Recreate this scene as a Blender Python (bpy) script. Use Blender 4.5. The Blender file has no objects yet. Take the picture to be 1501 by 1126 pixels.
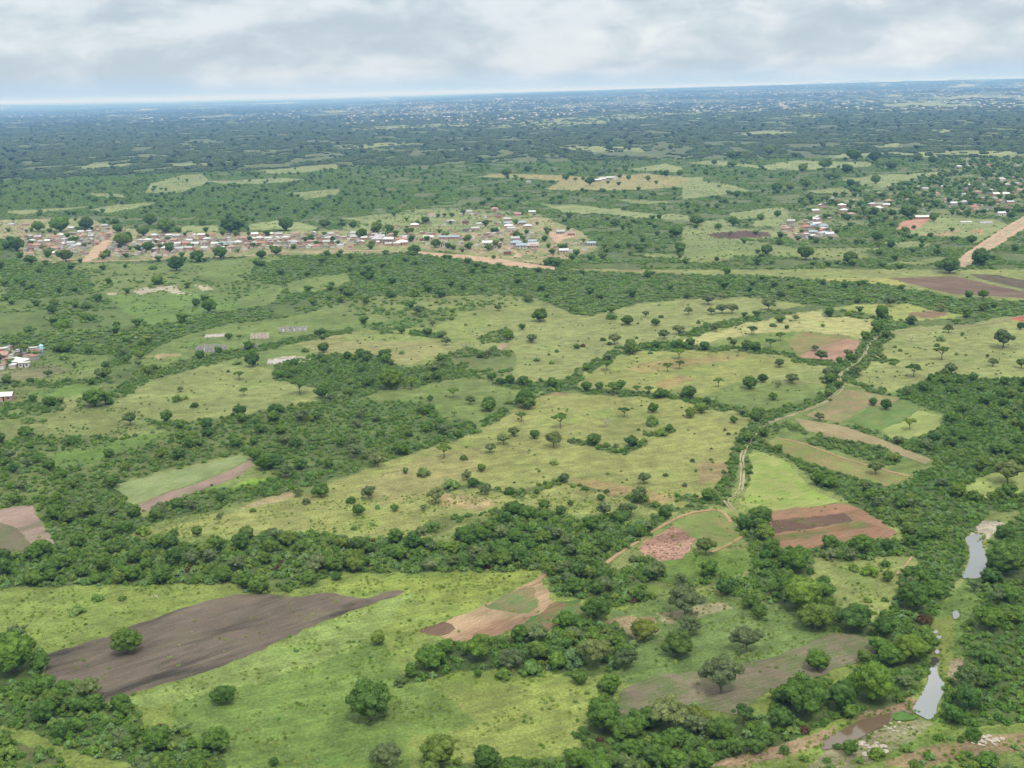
import bpy, math, random
import numpy as np
from mathutils import Vector, Matrix, geometry
C = bpy.context.scene.collection
SC = bpy.context.scene
R = math.radians
# ------------------------------------------------------------------ camera model
W0, H0 = 1501.0, 1126.0
F = 1686.0                      # focal length in photograph pixels
CAMZ = 160.0
HORIZON = 134.0                 # row of the horizon in the middle of the frame
PITCH = math.atan((H0/2 - HORIZON)/F)
ROLL = R(-1.3)
fw = np.array([0, math.cos(PITCH), -math.sin(PITCH)])
r0 = np.array([1.0, 0, 0]); u0 = np.array([0, math.sin(PITCH), math.cos(PITCH)])
rt = r0*math.cos(ROLL) + u0*math.sin(ROLL)
up = -r0*math.sin(ROLL) + u0*math.cos(ROLL)

def ground(px, py, z=0.0):
    d = fw + rt*((px - W0/2)/F) - up*((py - H0/2)/F)
    t = (z - CAMZ)/d[2]
    return Vector((d[0]*t, d[1]*t, z))
def dist(px, py):
    g = ground(px, py); return math.sqrt(g.x*g.x + g.y*g.y + CAMZ*CAMZ)
def project(x, y, z):
    dz = z - CAMZ
    a = x*rt[0] + y*rt[1] + dz*rt[2]
    b = x*up[0] + y*up[1] + dz*up[2]
    c = x*fw[0] + y*fw[1] + dz*fw[2]
    c = np.where(c < 1, 1, c)
    bad = (x*fw[0] + y*fw[1] + dz*fw[2]) < 1
    return np.where(bad, -9999, W0/2 + F*a/c), np.where(bad, 9999, H0/2 - F*b/c)

cam = bpy.data.cameras.new('camera'); co = bpy.data.objects.new('camera', cam); C.objects.link(co)
m = Matrix(((rt[0], up[0], -fw[0], 0), (rt[1], up[1], -fw[1], 0), (rt[2], up[2], -fw[2], CAMZ), (0, 0, 0, 1)))
co.matrix_world = m
cam.sensor_fit = 'HORIZONTAL'; cam.sensor_width = 36; cam.lens = 36*F/W0
cam.clip_start = 1; cam.clip_end = 250000
SC.camera = co

# ------------------------------------------------------------------ value noise in numpy
def hash2(ix, iy, seed):
    n = (ix.astype(np.int64)*374761393 + iy.astype(np.int64)*668265263 + seed*1442695041) & 0xffffffff
    n = ((n ^ (n >> 13))*1274126177) & 0xffffffff
    return ((n ^ (n >> 16)) & 0xffff)/65535.0
def vnoise(x, y, seed=0):
    ix = np.floor(x); iy = np.floor(y); fx = x-ix; fy = y-iy
    fx = fx*fx*(3-2*fx); fy = fy*fy*(3-2*fy)
    a = hash2(ix, iy, seed); b = hash2(ix+1, iy, seed); c = hash2(ix, iy+1, seed); d = hash2(ix+1, iy+1, seed)
    return (a*(1-fx)+b*fx)*(1-fy) + (c*(1-fx)+d*fx)*fy
def fbm(x, y, seed=0, o=4):
    s = 0; a = .5; t = 0
    for i in range(o):
        s = s + a*vnoise(x, y, seed+i*7); t += a; a *= .5; x = x*2.03+11.3; y = y*2.03+5.7
    return s/t
def sstep(a, b, x):
    t = np.clip((x-a)/(b-a), 0, 1); return t*t*(3-2*t)
def terrain(x, y):
    r = np.sqrt(x*x+y*y); az = np.degrees(np.arctan2(x, y))
    z = sstep(9000, 15000, r)*sstep(-10, 2, az)*60 + sstep(15000, 24000, r)*sstep(-10, 20, az)*100
    z = z + sstep(26000, 42000, r)*(40+60*sstep(-12, -22, az))*fbm(x/9000, y/9000, 31)
    z = z + sstep(4500, 9000, r)*(fbm(x/2600, y/2600, 5)-.5)*26*np.clip(r/12000, .4, 1.6)
    return z
def inpoly(px, py, pts):
    inside = np.zeros(px.shape, bool)
    xs = [p[0] for p in pts]; ys = [p[1] for p in pts]
    sel = (px > min(xs)) & (px < max(xs)) & (py > min(ys)) & (py < max(ys))
    if not sel.any(): return inside
    x = px[sel]; y = py[sel]; ins = np.zeros(x.shape, bool)
    n = len(pts)
    for i in range(n):
        x1, y1 = pts[i]; x2, y2 = pts[(i+1) % n]
        if y1 == y2: continue
        c = ((y1 > y) != (y2 > y)) & (x < (x2-x1)*(y-y1)/(y2-y1) + x1)
        ins ^= c
    inside[sel] = ins
    return inside
def zp(ox, oy, pts):            # points read off an enlarged view of the photograph
    k = 3.002 if oy == 0 else 3.7525
    return [(ox + a/k, oy + b/k) for a, b in pts]
def nearline(px, py, pts, w):   # distance to a polyline in photograph pixels (rows count double: foreshortening)
    best = np.full(px.shape, 1e9)
    xs = [p[0] for p in pts]; ys = [p[1] for p in pts]
    sel = (px > min(xs)-w*2) & (px < max(xs)+w*2) & (py > min(ys)-w*2) & (py < max(ys)+w*2)
    if not sel.any(): return best
    x = px[sel]; y = py[sel]; bb = np.full(x.shape, 1e9)
    for (x1, y1), (x2, y2) in zip(pts[:-1], pts[1:]):
        dx, dy = x2-x1, (y2-y1)*2
        t = np.clip(((x-x1)*dx + (y-y1)*2*dy)/(dx*dx+dy*dy+1e-9), 0, 1)
        d = np.hypot(x-x1-t*dx, (y-y1)*2-t*dy); bb = np.minimum(bb, d)
    best[sel] = bb
    return best
def srgb(r, g, b):
    f = lambda c: (c/255/12.92) if c <= 10 else ((c/255+.055)/1.055)**2.4
    return (f(r), f(g), f(b))
# ------------------------------------------------------------------ land cover, read off the photograph
# each: name, density of bush, tree size class, polygon.  Later entries lie over earlier ones.
ZONES = [
 ('far_bush',      .84, [(-900,60),(2400,60),(2400,395),(-900,395)]),
 ('far_bush', .97, [(-900,168),(300,160),(700,166),(1000,176),(1350,192),(1340,214),(1200,232),(900,224),(640,215),(500,205),(300,222),(0,234),(-900,240)]),
 ('far_bush', .96, [(-900,245),(60,250),(300,268),(520,258),(560,300),(400,318),(180,318),(0,312),(-900,330)]),
 ('near_pasture',  .035, [(-900,395),(2400,395),(2400,2500),(-900,2500)]),
 # --- scrub of the middle distance
 ('west_scrub',    .34, [(-900,384),(105,388),(180,395),(330,385),(420,372),(440,400),(350,440),(330,470),(250,485),(150,520),(100,560),(60,600),(-900,610)]),
 ('west_scrub',    .97, zp(0,300,[(-900,330),(330,325),(480,390),(520,440),(500,490),(330,510),(50,525),(0,400),(-900,480)])),
 ('west_scrub',    .55, zp(0,300,[(240,520),(560,490),(760,520),(790,640),(680,720),(420,680),(260,740),(-300,760),(-300,640),(120,650)])),
 ('middle_bush',   .96, [(420,375),(560,370),(700,378),(850,398),(1000,402),(1130,404),(1210,411),(1300,418),(1345,425),(1400,436),(1501,442),(1800,450),(1800,468),(1501,462),(1440,466),(1380,458),(1328,445),(1250,447),(1215,452),(1180,446),(1100,436),(1000,438),(930,446),(870,462),(840,462),(800,442),(700,436),(640,432),(560,436),(520,440),(480,452),(440,462),(380,470),(330,478),(290,487),(250,500),(215,520),(120,520),(30,515),(0,505),(-500,500),(-500,490),(80,490),(170,485),(240,470),(300,458),(350,455),(400,445),(420,420),(360,410),(330,400)]),
 ('clearings',     .12, zp(0,300,[(410,320),(820,325),(920,320),(1100,320),(1501,270),(1560,300),(1400,330),(1380,380),(1200,400),(1050,380),(900,380),(700,385),(500,350)])),
 ('clearings',     .10, zp(400,300,[(70,430),(200,400),(400,380),(440,420),(380,450),(220,480),(90,480)])),
 ('clearings',     .22, zp(0,300,[(560,470),(740,460),(1000,440),(1180,450),(1290,520),(1340,570),(1100,600),(980,640),(820,670),(740,620),(620,540)])),
 ('middle_bush',   .75, zp(400,300,[(0,560),(250,520),(480,500),(440,560),(260,580),(100,610),(0,640)])),
 ('clearings',     .3, zp(400,300,[(500,520),(600,500),(1300,500),(1460,510),(1501,560),(1100,560),(800,560),(560,590),(300,590),(260,560)])),
 ('middle_bush',   .5,  zp(400,300,[(200,640),(500,600),(760,560),(900,580),(1000,560),(1180,540),(1160,580),(1000,600),(940,650),(700,690),(500,680),(420,690)])),
 # upper-left pasture with ruined houses
 ('clearings',     .08, zp(0,300,[(800,830),(1000,760),(1150,690),(1400,650),(1501,630),(1700,640),(2060,600),(2150,640),(1900,690),(1501,770),(1200,800),(1000,900),(780,950),(720,880)])),
 ('middle_bush',   .93, zp(0,300,[(230,720),(560,690),(760,720),(860,690),(1100,640),(1290,600),(1501,560),(1501,620),(1380,640),(1120,690),(900,760),(760,800),(700,860),(560,820),(420,800),(320,810),(200,780)])),
 ('west_scrub',    .65, zp(0,300,[(600,820),(700,870),(760,870),(850,900),(1000,860),(1200,810),(1501,760),(1501,790),(1330,840),(1180,880),(1000,920),(840,960),(720,1010),(660,1080),(560,1126),(440,1140),(420,1080),(560,1000),(640,960),(560,900)])),
 # bush below the two pale pastures
 ('middle_bush',   .93, zp(400,300,[(0,880),(200,830),(420,820),(640,830),(700,900),(900,870),(960,820),(1050,830),(1060,900),(1080,960),(900,970),(820,1000),(720,1000),(620,1020),(500,1060),(330,1060),(220,1000),(90,980),(0,960)])),
 ('middle_bush',   .55, zp(400,300,[(960,820),(1060,790),(1200,820),(1300,780),(1340,850),(1320,940),(1150,970),(1060,950)])),
 ('middle_bush',   .7, zp(400,300,[(1120,740),(1200,700),(1290,680),(1330,720),(1290,760),(1160,770)])),
 # scrub field in the middle of the picture, reaching to the left edge
 ('west_scrub',    .72, [(-900,625),(0,610),(40,625),(85,620),(150,600),(200,612),(260,618),(330,612),(400,600),(440,592),(500,576),(560,590),(600,587),(640,600),(655,615),(690,618),(700,628),(640,648),(600,665),(560,680),(500,700),(440,705),(420,712),(395,690),(371,672),(352,665),(240,690),(168,710),(195,745),(180,785),(140,792),(80,797),(60,765),(45,740),(0,745),(-900,755)]),
 ('clearings',     .22, [(60,676),(80,665),(140,655),(200,640),(220,632),(250,633),(235,645),(180,660),(130,682),(80,684)]),
 ('clearings',     .30, [(-60,640),(0,625),(60,620),(110,600),(200,600),(230,630),(190,640),(120,640),(50,640),(-60,655)]),
 ('west_scrub',    .5, [(-60,600),(0,590),(80,592),(90,605),(60,622),(0,625),(-60,640)]),
 ('middle_bush',   .8, zp(370,560,[(0,400),(150,300),(420,300),(600,330),(700,320),(760,350),(740,390),(600,400),(520,400),(300,380),(260,430),(100,460),(0,440)])),
 ('clearings',     .10, [(325,722),(345,705),(372,697),(410,700),(430,712),(405,722),(360,725),(340,728)]),
 # bushes either side of the brown strip field
 ('middle_bush',   .85, zp(0,560,[(760,780),(900,690),(1030,610),(1200,590),(1400,560),(1501,530),(1700,500),(1840,470),(1900,500),(1760,560),(1600,600),(1480,630),(1320,660),(1150,710),(960,750),(860,780)])),
 ('middle_bush',   .95, [(168,712),(195,745),(210,755),(230,765),(190,785),(120,795),(80,797),(60,765),(100,700)]),
 # shrubs on the big pasture
 ('middle_bush',   .6, zp(370,560,[(960,770),(1100,730),(1250,730),(1360,700),(1501,670),(1560,720),(1440,780),(1300,760),(1100,800),(980,850),(880,840)])),
 # --- woodland belt across
 ('woodland_belt', 1.0, [(-900,840),(0,818),(80,800),(150,790),(180,788),(250,796),(300,800),(370,785),(450,780),(530,790),(600,795),(660,795),(690,770),(740,755),(760,745),(800,745),(850,765),(880,757),(920,752),(930,770),(975,750),(985,757),(960,778),(935,793),(888,822),(900,838),(950,815),(990,850),(1010,862),(960,880),(890,892),(865,878),(810,870),(800,838),(700,836),(600,840),(500,838),(480,846),(440,850),(420,865),(360,868),(347,856),(250,856),(150,858),(0,862),(-900,868)]),
 ('woodland_belt', .75, [(370,850),(480,835),(470,858),(420,868),(372,868)]),
 ('woodland_belt', .5, zp(740,826,[(700,130),(950,60),(1100,60),(1200,60),(1250,130),(1180,120),(1080,130),(920,170),(800,190)])),
 # --- right hand side
 ('right_bush', 1.0, [(1314,584),(1322,571),(1354,561),(1381,543),(1434,556),(1501,553),(2400,550),(2400,690),(1501,690),(1458,693),(1432,701),(1410,717),(1448,735),(1501,722),(2400,710),(2400,770),(1501,748),(1448,752),(1437,765),(1418,785),(1414,830),(1395,870),(1374,895),(1330,880),(1320,850),(1330,800),(1320,781),(1312,773),(1282,760),(1261,747),(1224,725),(1192,709),(1173,688),(1149,664),(1176,667),(1216,680),(1261,704),(1322,714),(1336,704),(1354,688),(1376,685),(1368,672),(1304,651),(1293,637),(1333,640),(1378,621),(1381,605)]),
 ('right_bush', .95, [(1176,643),(1200,636),(1229,640),(1275,652),(1325,669),(1322,676),(1298,683),(1250,670),(1221,659),(1190,650)]),
 ('river_woodland', 1.0, [(1075,765),(1100,748),(1133,752),(1128,790),(1150,803),(1195,800),(1215,792),(1250,778),(1280,790),(1340,795),(1349,813),(1288,818),(1234,824),(1194,816),(1189,842),(1160,850),(1168,872),(1150,890),(1110,880),(1060,872),(1055,848),(1095,845),(1110,830),(1095,800)]),
 ('river_woodland', .9, [(1150,890),(1170,868),(1210,872),(1235,895),(1275,900),(1290,930),(1250,935),(1215,925),(1180,920)]),
 ('river_woodland', 1.0, [(850,1072),(880,1048),(905,1042),(950,1050),(1005,1030),(1060,1058),(1120,1048),(1150,1015),(1180,990),(1230,1005),(1275,970),(1290,940),(1290,900),(1310,880),(1330,850),(1395,860),(1374,895),(1360,940),(1362,970),(1350,1005),(1330,1030),(1290,1040),(1250,1050),(1210,1062),(1150,1090),(1090,1108),(1040,1120),(1000,1160),(980,1400),(640,1400),(620,1115),(700,1122),(800,1112),(860,1100),(845,1085)]),
 ('right_bush', 1.0, [(1406,940),(1420,905),(1440,880),(1436,850),(1450,820),(1446,795),(1470,775),(1501,752),(2400,740),(2400,1075),(1501,1060),(1450,1062),(1400,1070),(1378,1055),(1384,1010),(1400,985)]),
 ('right_bush', .45, [(1040,1126),(1100,1116),(1150,1108),(1230,1108),(1300,1090),(1400,1070),(1501,1062),(2400,1075),(2400,1500),(980,1500),(1000,1150)]),
 ('clearings', .04, [(1190,842),(1240,826),(1340,815),(1345,830),(1320,860),(1310,885),(1285,915),(1235,893),(1210,870),(1170,866)]),
 ('clearings', .0, [(1398,1000),(1415,965),(1405,935),(1380,940),(1376,990)]),
 # --- thickets of the near fields
 ('near_thicket',  1.0, [(575,1005),(592,990),(615,965),(650,940),(690,928),(735,930),(790,935),(850,905),(905,915),(935,945),(925,968),(895,985),(850,995),(800,985),(740,980),(680,985),(600,1002)]),
 ('near_thicket',  1.0, [(874,1000),(890,1000),(905,1030),(912,1055),(895,1060),(880,1030)]),
 ('near_thicket',  1.0, [(-900,915),(20,932),(64,962),(69,996),(140,990),(149,1026),(170,1039),(208,1047),(221,1071),(250,1070),(285,1062),(270,1085),(320,1085),(330,1126),(345,1400),(210,1400),(205,1124),(160,1114),(107,1100),(53,1074),(0,1063),(-900,1060)]),
 ('near_thicket',  .75, [(-900,1075),(30,1090),(70,1100),(110,1126),(120,1300),(-900,1300)]),
]
# hedges: name, width in pixels, polyline
LINES = [
 ('hedge', 12, zp(760,300,[(250,1000),(400,890),(560,810),(700,785),(900,785)])),
 ('hedge', 10, zp(760,300,[(930,710),(1100,665),(1260,630),(1400,610),(1501,590)])),
 ('hedge', 8,  zp(760,300,[(800,770),(1040,795),(1290,800),(1501,830),(1760,885)])),
 ('hedge', 10, zp(760,300,[(340,1020),(600,1040),(850,1055),(1000,1090),(1120,1120)])),
 ('hedge', 9,  zp(740,560,[(980,80),(1120,115),(1260,150),(1380,190)])),
 ('hedge', 16, zp(760,300,[(-20,1000),(100,1000),(250,990)])),
 ('hedge', 11, zp(740,560,[(1190,620),(1240,520),(1270,420),(1300,330),(1380,240),(1480,195)])),
 ('hedge', 6,  zp(740,560,[(1330,560),(1340,450),(1345,360)])),
 ('hedge', 12, zp(740,560,[(980,640),(1080,650),(1200,660)])),
 ('hedge', 11, zp(1101,560,[(60,190),(200,150),(400,90),(460,20),(455,-80)])),
 ('hedge', 10, zp(1101,560,[(10,330),(60,280),(200,240),(290,270)])),
 ('hedge', 11, zp(1101,300,[(460,1000),(440,960),(560,860),(610,790),(680,710),(740,670)])),
 ('hedge', 11, zp(1101,300,[(540,960),(600,880),(680,800),(740,720)])),
 ('hedge', 11, zp(1101,300,[(740,680),(900,650),(1050,650),(1180,650),(1320,600),(1501,570)])),
 ('hedge', 9,  zp(1101,300,[(430,600),(540,600),(620,610),(760,630)])),
 ('hedge', 9,  zp(1101,300,[(0,620),(120,600),(220,580),(430,560)])),
 ('hedge', 7,  zp(1101,300,[(690,850),(790,870)])),
 ('hedge', 8,  zp(1101,300,[(590,990),(700,1030),(830,1050)])),
 ('hedge', 10, zp(1101,300,[(270,850),(380,870),(500,885),(590,860)])),
 ('hedge', 8,  zp(740,560,[(0,610),(160,600),(330,540)])),
 ('hedge', 3,  zp(740,560,[(330,560),(500,600),(700,650),(760,690)])),
 ('hedge', 9,  zp(740,560,[(700,640),(820,690),(980,700),(1080,690)])),
 ('hedge', 11, zp(0,300,[(680,1010),(850,930),(1100,870),(1300,815),(1501,775)])),
 ('hedge', 8,  zp(400,300,[(0,780),(200,735),(420,690)])),
 ('hedge', 9,  zp(400,300,[(560,680),(700,700),(900,720)])),
 ('hedge', 10, zp(370,560,[(700,400),(840,380),(1000,330),(1200,270),(1380,170)])),
 ('hedge', 14, zp(370,560,[(0,610),(200,560),(400,490),(540,470)])),
 ('hedge', 9,  zp(370,560,[(1080,590),(1230,560),(1330,600)])),
 ('hedge', 8,  zp(370,560,[(1370,600),(1501,640)])),
 ('hedge', 8,  zp(740,560,[(400,330),(560,365),(660,385),(760,340)])),
 ('hedge', 8,  zp(740,560,[(790,290),(905,270)])),
 ('hedge', 9,  zp(1101,560,[(480,240),(600,265),(720,300),(800,345)])),
 ('hedge', 10, zp(1101,560,[(180,400),(90,370),(60,340)])),
 ('hedge', 9,  zp(1101,560,[(1100,740),(1280,690),(1360,650),(1501,640),(1700,640)])),
 ('hedge', 9,  zp(400,300,[(1240,990),(1420,990),(1501,1010)])),
 ('hedge', 5,  zp(760,300,[(240,1010),(-60,1100)])),
 ('hedge', 10, zp(740,560,[(1300,760),(1380,860),(1440,960),(1501,1060)])),
 ('hedge', 9,  zp(0,300,[(0,1000),(150,985),(300,990),(450,970),(600,965)])),
 ('hedge', 13, zp(0,300,[(40,1110),(180,1105),(320,1110)])),
]
# clearings of the far plain (low bush, pale grass): density, polygon
FARCLEAR = [
 (.05, zp(500,0,[(580,780),(700,765),(940,770),(1100,780),(1350,765),(1600,790),(1501,830),(1380,830),(1200,840),(1000,840),(890,835),(960,800),(860,790)])),
 (.05, zp(500,0,[(850,890),(960,905),(1050,905),(1250,925),(1430,950),(1501,960),(1700,990),(1501,965),(1280,960),(1200,945),(980,935)])),
 (.12, zp(500,0,[(1180,875),(1400,885),(1460,890),(1300,900)])),
 (.05, zp(0,0,[(290,735),(430,720),(580,722),(560,735),(400,745)])),
 (.05, zp(0,0,[(740,722),(920,715),(1040,715),(900,730),(760,735)])),
 (.15, zp(0,0,[(660,810),(800,770),(890,765),(930,800),(880,820),(780,850),(640,850)])),
 (.05, zp(0,0,[(1130,750),(1280,740),(1420,725),(1501,722),(1480,745),(1350,760),(1200,768)])),
 (.1, zp(0,0,[(0,930),(200,920),(430,905),(300,925),(100,945)])),
 (.1, zp(0,0,[(390,850),(540,855),(560,870),(420,865)])),
 (.05, zp(0,0,[(780,1000),(960,990),(960,1020),(800,1020)])),
 (.05, zp(0,0,[(1090,990),(1220,970),(1320,980),(1400,1005),(1380,1020),(1260,1015),(1100,1010)])),
 (.15, zp(0,0,[(100,1020),(220,1030),(230,1060),(20,1040)])),
 (.1, zp(0,0,[(830,543),(1100,533),(1260,525),(1240,533),(1000,548)])),
 (.3, zp(500,0,[(300,920),(560,915),(900,945),(940,980),(900,1100),(300,1110),(0,1000)])),
 (.15, zp(500,0,[(0,570),(150,555),(400,545),(700,530),(900,525),(1100,510),(1501,485),(1650,478),(1650,495),(1400,520),(1200,535),(1000,560),(860,570),(800,560),(500,560),(100,575)])),
 (.12, zp(500,0,[(860,650),(1100,640),(1350,650),(1330,670),(1100,660)])),
 (.1, zp(500,0,[(0,645),(240,632),(250,640),(40,655)])),
 (.1, zp(1000,0,[(0,720),(120,705),(350,730),(500,705),(640,710),(840,715),(830,735),(700,740),(560,750),(480,745),(380,745),(200,730)])),
 (.08, zp(1000,0,[(640,690),(720,675),(900,670),(1200,665),(1450,665),(1480,680),(1200,690),(1050,695),(900,680),(700,695)])),
 (.08, zp(1000,0,[(700,790),(860,770),(1000,765),(1140,755),(1130,775),(960,800),(900,825),(800,820)])),
 (.10, zp(1000,0,[(0,780),(90,780),(95,800),(200,810),(300,840),(200,855),(90,870),(0,880)])),
 (.12, zp(1000,0,[(540,840),(700,825),(745,840),(730,855),(560,850)])),
 (.12, zp(1000,0,[(200,940),(440,910),(470,930),(460,985),(400,1000),(300,1000),(330,960),(230,970)])),
 (.12, zp(1000,0,[(480,510),(600,500),(680,500),(640,515),(500,518)])),
 (.12, zp(1000,0,[(220,585),(400,572),(520,578),(500,590),(300,595)])),
 (.3, zp(1000,0,[(0,520),(200,470),(560,440),(800,430),(1000,440),(1300,410),(1700,395),(1700,460),(1300,480),(1000,500),(700,470),(400,490),(200,520),(0,535)])),
 (.15, zp(1000,0,[(1070,578),(1150,568),(1190,575),(1150,585)])),
 (.12, zp(1000,0,[(820,640),(960,630),(950,645),(850,650)])),
 (.2, zp(1000,0,[(0,1000),(180,960),(250,1010),(300,1060),(500,1090),(900,1090),(700,1126),(0,1126)])),
 (.1, zp(1000,0,[(0,1095),(150,1085),(180,1126),(0,1126)])),
 (.2, zp(1101,300,[(100,275),(240,260),(400,240),(640,270),(640,300),(480,310),(400,300),(240,300)])),
 (.15, zp(1101,300,[(620,370),(900,360),(900,395),(700,395),(620,400),(340,400),(350,350),(500,350)])),
 (.15, zp(1101,300,[(720,210),(900,200),(1000,215),(960,235),(820,235)])),
 (.15, zp(1101,300,[(720,325),(900,310),(1110,285),(1120,300),(980,325),(820,335)])),
 (.1, zp(1101,300,[(850,130),(1000,70),(1330,80),(1420,110),(1200,240),(1240,190),(1100,180),(900,170)])),
 (.1, zp(760,300,[(1020,150),(1160,130),(1400,140),(1501,60),(1501,150),(1400,190),(1200,190)])),
 (.12, zp(760,300,[(880,300),(960,240),(1120,240),(1200,250),(1180,300),(1060,320),(900,325)])),
 (.15, zp(760,300,[(640,270),(760,270),(960,275),(980,295),(700,290)])),
 (.12, zp(760,300,[(240,30),(560,20),(600,40),(480,50),(300,50)])),
 (.12, zp(760,300,[(700,60),(860,50),(940,60),(930,80),(840,80),(720,75)])),
]
FARCLEAR += [
 (.25, zp(500,0,[(0,960),(200,940),(560,920),(760,960),(700,1010),(400,1060),(200,1000)])),
 (.1, zp(500,0,[(980,645),(1100,640),(1350,655),(1200,670),(1000,665)])),
 (.1, zp(0,0,[(380,925),(520,900),(700,890),(650,905),(480,940)])),
 (.15, zp(0,0,[(860,790),(1000,800),(1200,780),(1350,790),(1250,805),(1000,815)])),
 (.15, zp(0,0,[(1250,850),(1400,840),(1501,830),(1480,860),(1350,880)])),
 (.1, zp(500,0,[(0,640),(250,628),(420,632),(250,645),(50,655)])),
 (.1, zp(500,0,[(1430,720),(1501,740),(1501,760),(1260,750),(1300,740)])),
 (.12, zp(1000,0,[(0,440),(200,430),(500,425),(400,440),(100,450)])),
]
# places where people live: no dense bush, many separate trees
VILLAGES = [
 zp(0,300,[(-300,90),(200,80),(480,80),(620,120),(900,150),(1501,150),(1800,140),(2100,150),(2400,160),(2440,240),(2100,270),(1501,280),(900,300),(410,325),(100,300),(110,200),(-300,160)]),
 zp(400,300,[(900,250),(800,160),(1150,150),(1460,60),(1700,150),(1801,250),(1501,330),(1200,300)]),
 zp(1101,300,[(150,130),(350,60),(420,110),(490,180),(240,200)]),
]
SETTLE = zp(1000,0,[(480,900),(700,850),(1000,800),(1150,700),(1501,670),(1800,680),(1800,900),(1501,950),(1200,960),(900,980),(700,1000),(560,980)])
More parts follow.
